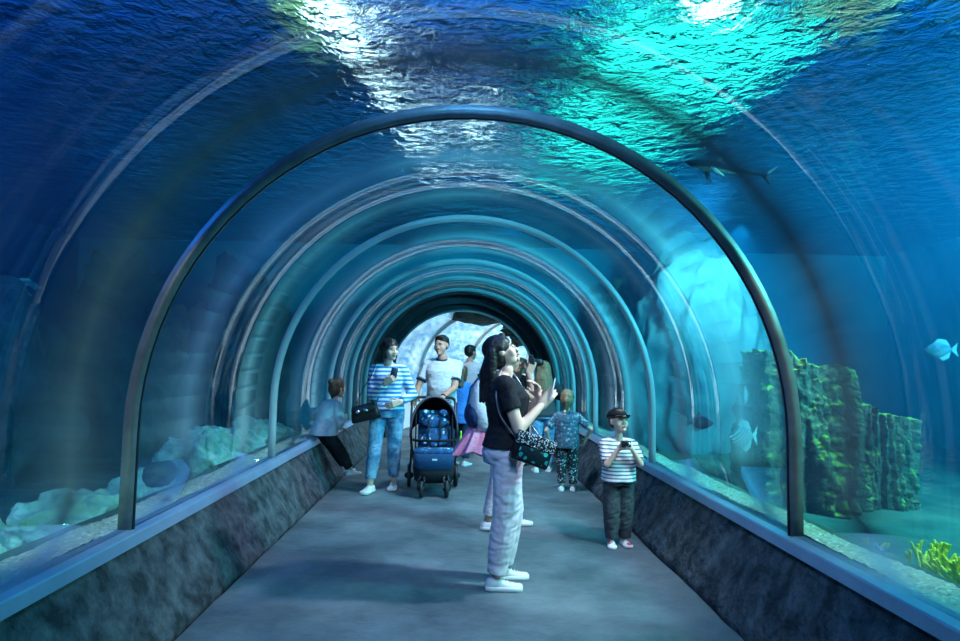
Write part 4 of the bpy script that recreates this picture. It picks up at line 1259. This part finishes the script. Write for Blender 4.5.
# lime toy / bag hanging on the stroller's side
b = bmesh.new(); ell(b, (0, 0, 0), .022, .05, .09, seg=14); ell(b, (0, .0, .10), .012, .03, .03, seg=10); o = blob('lime_pouch', b, .005, M['lime'], None, 2, .003, 30, 4); o.location = (-.025, 7.30, .55)
tag(o, 'lime green pouch clipped to the right side of the stroller', 'pouch')
# wristwatch of the man
x, y, z = frame_of(i4['wrist'][-1] - i4['elb'][-1]); R3 = Matrix((x, y, z)).transposed()
b = torus_bm((0, 0, 0), R3, .031, .008, 24, 8); o = from_bm('wristwatch', b, M['black_cloth']); o.location = i4['wrist'][-1] - z * .02
tag(o, 'dark wristwatch on the forearm of the man with the stroller', 'watch')
# ------------------------------------------------------------------ light
def area(name, loc, target, size, power, col, size_y=None):
    l = bpy.data.lights.new(name, 'AREA'); l.energy = power; l.color = col; l.shape = 'RECTANGLE'
    l.size = size; l.size_y = size_y or size
    o = bpy.data.objects.new(name, l); COL.objects.link(o); o.location = loc
    o.rotation_euler = (V(target) - V(loc)).to_track_quat('-Z', 'Y').to_euler()
    return o
def spot(name, loc, target, ang, power, col, rad=.1, blend=.5):
    l = bpy.data.lights.new(name, 'SPOT'); l.energy = power; l.color = col; l.spot_size = R_(ang); l.spot_blend = blend; l.shadow_soft_size = rad
    o = bpy.data.objects.new(name, l); COL.objects.link(o); o.location = loc
    o.rotation_euler = (V(target) - V(loc)).to_track_quat('-Z', 'Y').to_euler()
    return o
def skylight(name, c, sx, sy, m, label):
    t = thing(name, label, 'light', c)
    b = bmesh.new(); box(b, (0, 0, 0), sx, sy, .03); from_bm('diffuser', b, m, t, False)
    b = bmesh.new()
    for s in (-1, 1):
        box(b, (s * (sx/2 + .03), 0, .02), .05, sy + .1, .1); box(b, (0, s * (sy/2 + .03), .02), sx + .01, .05, .1)
    from_bm('frame', b, M['dark_steel'], t, False)
def emit(name, col, st):
    m = bpy.data.materials.new(name); m.use_nodes = True
    N, L = nt(m); N.remove(N['Principled BSDF']); e = N.new('ShaderNodeEmission'); e.inputs[0].default_value = (*col, 1); e.inputs[1].default_value = st
    L.new(e.outputs[0], N['Material Output'].inputs['Surface']); return m
M['lamp_white'] = emit('lamp_white', (.85, .97, 1), 17)
M['lamp_cyan'] = emit('lamp_cyan', (.02, .62, .50), 7.5)
M['lamp_day'] = emit('lamp_daylight', (.75, .88, 1), 16)
LZ = 4.35
def strip(name, x0, y0, x1, y1, w, m, label):
    t = thing(name, label, 'light', ((x0+x1)/2, (y0+y1)/2, LZ), -math.atan2(x1 - x0, y1 - y0)); L = math.hypot(x1-x0, y1-y0)
    b = bmesh.new(); box(b, (0, 0, 0), w, L, .03); from_bm('diffuser', b, m, t, False)
    b = bmesh.new(); box(b, (0, 0, .06), w + .06, L + .06, .07, bev=.01)
    for s in (-1, 1): box(b, (0, s * L * .35, .335), .02, .02, .55)
    from_bm('housing', b, M['dark_steel'], t, False)
strip('pool_lamp', -1.35, 5.3, -.95, 7.6, .14, M['lamp_white'], 'long slim white lamp over the water, left of the tunnel crown')
strip('pool_lamp', -.85, 8.2, -.45, 11.2, .12, M['lamp_white'], 'second slim white lamp over the water, farther along on the left')
strip('pool_lamp', .13, 7.9, .16, 11.6, .07, M['lamp_white'], 'very narrow white lamp over the water above the tunnel crown')
strip('pool_lamp', .75, 10.6, .78, 12.0, .09, M['lamp_white'], 'short white lamp over the far end of the tunnel, right of the crown')
strip('pool_lamp', 2.0, 5.05, 2.2, 5.4, .3, M['lamp_white'], 'small bright white lamp over the near right of the crown')
strip('light_panel', 2.35, 5.6, 2.1, 12.0, 2.0, M['lamp_cyan'], 'wide turquoise light panel over the right tank')

area('tank_light_cyan', (4.9, 3.1, 3.6), (3.8, 7.4, .6), 1.0, 620, (.18, 1, .85))
spot('tank_light_right_far', (8.0, 7.8, 3.5), (3.6, 10.6, 1.6), 70, 1500, (.2, .85, 1), .06)
spot('tank_light_right', (6.4, 4.2, 3.6), (4.6, 8.0, 1.6), 100, 1150, (.06, .62, 1), .06)
spot('cliff_fill', (4.0, 9.0, 3.5), (3.9, 10.7, 1.2), 110, 420, (.3, .9, 1), .06)  # spot added to bring the cliff out of the dark
spot('gravel_fill_left', (-2.5, 1.8, 2.6), (-1.95, 4.6, .5), 60, 90, (1, .95, .8), .06)  # fill added off frame to brighten the left gravel
spot('gravel_fill_right', (2.5, 1.8, 2.6), (1.95, 4.2, .5), 60, 110, (1, .95, .8), .06)  # matching added fill for the right gravel
spot('high_water_fill', (4.6, 3.3, 3.5), (3.6, 8.0, 2.7), 70, 900, (.06, .6, 1), .06)  # spot added to brighten the water behind the shark
area('tank_light_left', (-3.6, 3.1, 3.6), (-4, 6.5, .5), 1.0, 120, (.02, .22, 1))
spot('reef_fill_left', (-2.45, 1.3, 1.35), (-2.6, 4.6, .4), 44, 190, (.4, 1, .85), .08)  # off-frame spot added to brighten the pale reef rocks in teal
spot('moss_spot', (3.3, 5.3, 3.55), (3.75, 6.5, 1.1), 46, 210, (1, .84, .5), .05)
spot('coral_spot', (2.8, 3.3, 2.1), (2.55, 3.45, .1), 34, 110, (.7, 1, .35), .04)
spot('tunnel_key', (1.75, 4.15, 2.78), (.1, 4.75, .4), 76, 400, (.86, .84, 1), .08, .8)
spot('crown_fill', (.4, 2.0, 3.0), (-.1, 4.4, 0), 84, 150, (.62, .76, 1), .2, .8)  # spot added just over the crown, standing in for overhead daylight
spot('crown_fill_far', (.5, 6.7, 2.95), (-.2, 7.9, 0), 112, 330, (.75, .85, 1), .15, .8)  # added crown spot, wide enough to reach the seated child
spot('crown_fill_end', (.3, 9.3, 2.95), (.0, 10.2, 0), 80, 120, (.75, .85, 1), .15, .8)  # last of the crown spots that stand in for daylight
spot('blue_sill_fill', (0, 1.5, 2.95), (0, 4.0, .2), 112, 150, (.12, .45, 1), .2, .8)  # wide spot added to make the sills bluer and brighter
spot('ledge_fill', (-1.5, 4.7, 3.9), (-1.5, 5.8, 4.4), 90, 60, (.75, 1, .35), .05)  # spot added to give the left hanging rock its green-gold light
spot('ledge_fill', (3.1, 4.3, 3.9), (3.2, 5.3, 4.4), 90, 60, (1, .9, .35), .05)  # same added spot for the right hanging rock
area('ceiling_fill', (0, 2.9, 4.1), (0, 7, 5.1), .8, 1100, (.18, .6, 1))  # unseen area light added to turn the ceiling blue
area('ceiling_fill', (-4, 3.4, 4.1), (-4, 7, 5.1), .8, 700, (.1, .4, 1))  # added blue fill for the ceiling on the left
area('ceiling_fill', (5, 3.2, 4.1), (4.6, 7.5, 5.1), 1.2, 2200, (.06, .6, 1))  # added fill, brightening the ceiling behind the shark
area('beyond_light', (3.2, 17.5, 5.3), (3, 17.5, 0), 7, 2200, (.80, .92, 1))

w = bpy.data.worlds.new('hall'); SC.world = w; w.use_nodes = True
w.node_tree.nodes['Background'].inputs[0].default_value = (.03, .2, .6, 1)
w.node_tree.nodes['Background'].inputs[1].default_value = .05

# ------------------------------------------------------------------ camera
cam = bpy.data.cameras.new('camera'); co = bpy.data.objects.new('camera', cam); COL.objects.link(co)
cam.sensor_width = 36; cam.lens = 24; cam.clip_start = .02
roll = R_(1.0)
# direction of the tunnel's vanishing point in the frame
vx, vy = -20 / 640, -44.5 / 640
c_, s_ = math.cos(roll), math.sin(roll)
ux, uy = vx * c_ - vy * s_, vx * s_ + vy * c_       # undo the roll
yawc = math.atan(ux); pitc = math.atan(-uy * math.cos(yawc))
Rc = Matrix.Rotation(yawc, 4, 'Z') @ Matrix.Rotation(PI/2 + pitc, 4, 'X') @ Matrix.Rotation(roll, 4, 'Z')
co.matrix_world = Matrix.Translation((-.05, 0, 1.42)) @ Rc
SC.camera = co

SC.view_settings.view_transform = 'Standard'; SC.view_settings.look = 'None'
SC.view_settings.exposure = 0; SC.view_settings.gamma = 1; SC.view_settings.use_curve_mapping = False
cy = SC.cycles
cy.max_bounces = 14; cy.diffuse_bounces = 2; cy.glossy_bounces = 4; cy.transmission_bounces = 6; cy.transparent_max_bounces = 24; cy.volume_bounces = 0
cy.caustics_reflective = False; cy.caustics_refractive = False
cy.sample_clamp_indirect = 4; cy.use_denoising = True
